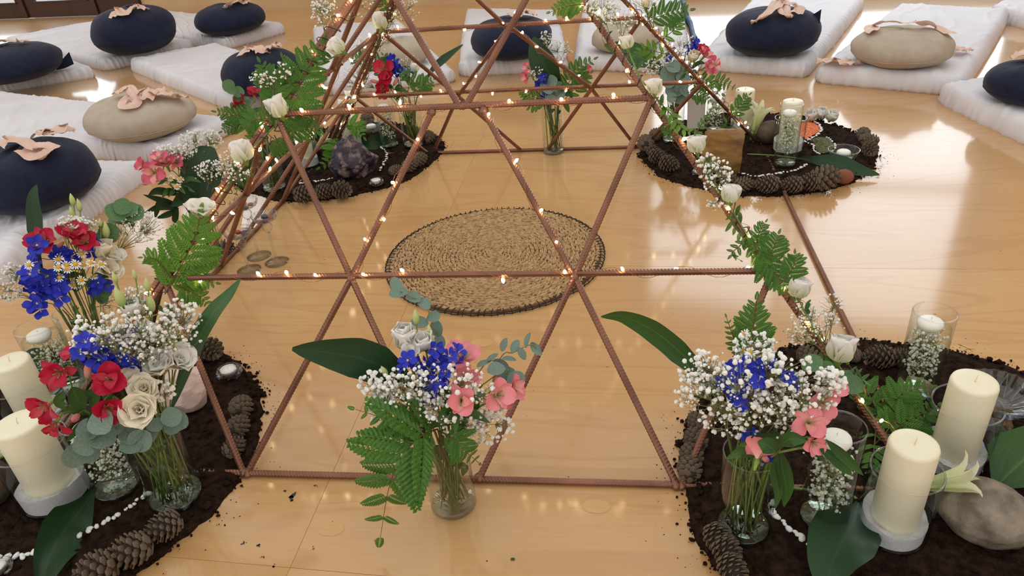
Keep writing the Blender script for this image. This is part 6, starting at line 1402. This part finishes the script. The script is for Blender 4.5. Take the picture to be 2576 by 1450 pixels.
g_gyps(f, 985, 60, 22, 44, 40, (960, 120), (.0018, .003)); g_gyps(f, 1022, 22, 34, 34, 40, (990, 80), (.0018, .0032)); g_gyps(f, 905, 14, 40, 30, 34, (940, 60), (.0016, .003)); g_gyps(f, 955, 110, 20, 24, 22, (940, 140), (.0016, .0028)); g_fern(f, [(985, 30), (965, 15), (955, 0), (950, -20)], 26, n=6)
f = legw('br')
g_fern(f, [(1620, 60), (1660, 40), (1700, 30), (1735, 25)], 50, 'fern_green', n=9, dds=[.02]*4); g_fern(f, [(1650, 110), (1690, 80), (1705, 60), (1712, 40)], 34, 'fern_bright', n=8, dds=[.02]*4); g_fern(f, [(1690, 140), (1650, 130), (1620, 125), (1596, 140)], 34, 'fern_bright', n=8, dds=[.02]*4)
g_fern(f, [(1760, 215), (1800, 205), (1825, 210), (1855, 225)], 34, n=8, dds=[.02]*4); g_fern(f, [(1830, 300), (1855, 275), (1870, 255), (1884, 240)], 34, n=8, dds=[.02]*4); g_fern(f, [(1860, 330), (1830, 310), (1820, 320), (1808, 330)], 20, n=6, dds=[.02]*4)
g_gyps(f, 1625, 8, 34, 20, 30, (1640, 60), (.0018, .003)); g_bloom(f, 1624, 6, 26, (.1, -1), 'closed', 'cream_petal')
# small marks and scraps on the floor
pm('ink', S(40, 38, 44), S(70, 62, 60), 60, 0.6)
def stain(px, py, r, seed):
    c = G(px, py, .00035); rnd = random.Random(seed); k = 1/pxm(c); mb = MB()
    for i in range(9):
        a = rnd.uniform(0, 6.28); d = abs(rnd.gauss(0, .5))*r*k; q = V3((d*math.cos(a), d*math.sin(a), 0)); s = rnd.uniform(.08, .4)*r*k; b = len(mb.v); mb.v.append(q)
        for j in range(9): t = 2*math.pi*j/9; z = s*rnd.uniform(.6, 1.1); mb.v.append(q+V3((z*math.cos(t), z*math.sin(t), 0)))
        for j in range(9): mb.f.append((b, b+1+j, b+1+(j+1) % 9))
    link('floor_stain', mb.mesh('floor_stain', 'ink', False), floor, c)
for i, (x, y, r) in enumerate([(736, 1252, 17), (792, 1222, 6), (718, 1236, 6), (612, 1368, 7), (650, 1372, 9), (688, 1426, 8), (660, 1402, 6), (788, 1382, 6), (603, 1300, 4), (1225, 1412, 4), (1430, 1200, 3)]): stain(x, y, r, i)
o = thing('leaf_scrap', 'tiny green leaf scrap on the bare floor at the bottom centre', 'leaf', G(1290, 1408, .0006)); link('blade', MB().grid(lambda u, v: V3(((u-.5)*.0055, (v-.5)*.004, .0006+.0004*math.sin(u*3)*v)), 3, 3).mesh('blade', 'leaf_mid'), o)
finish_labels()
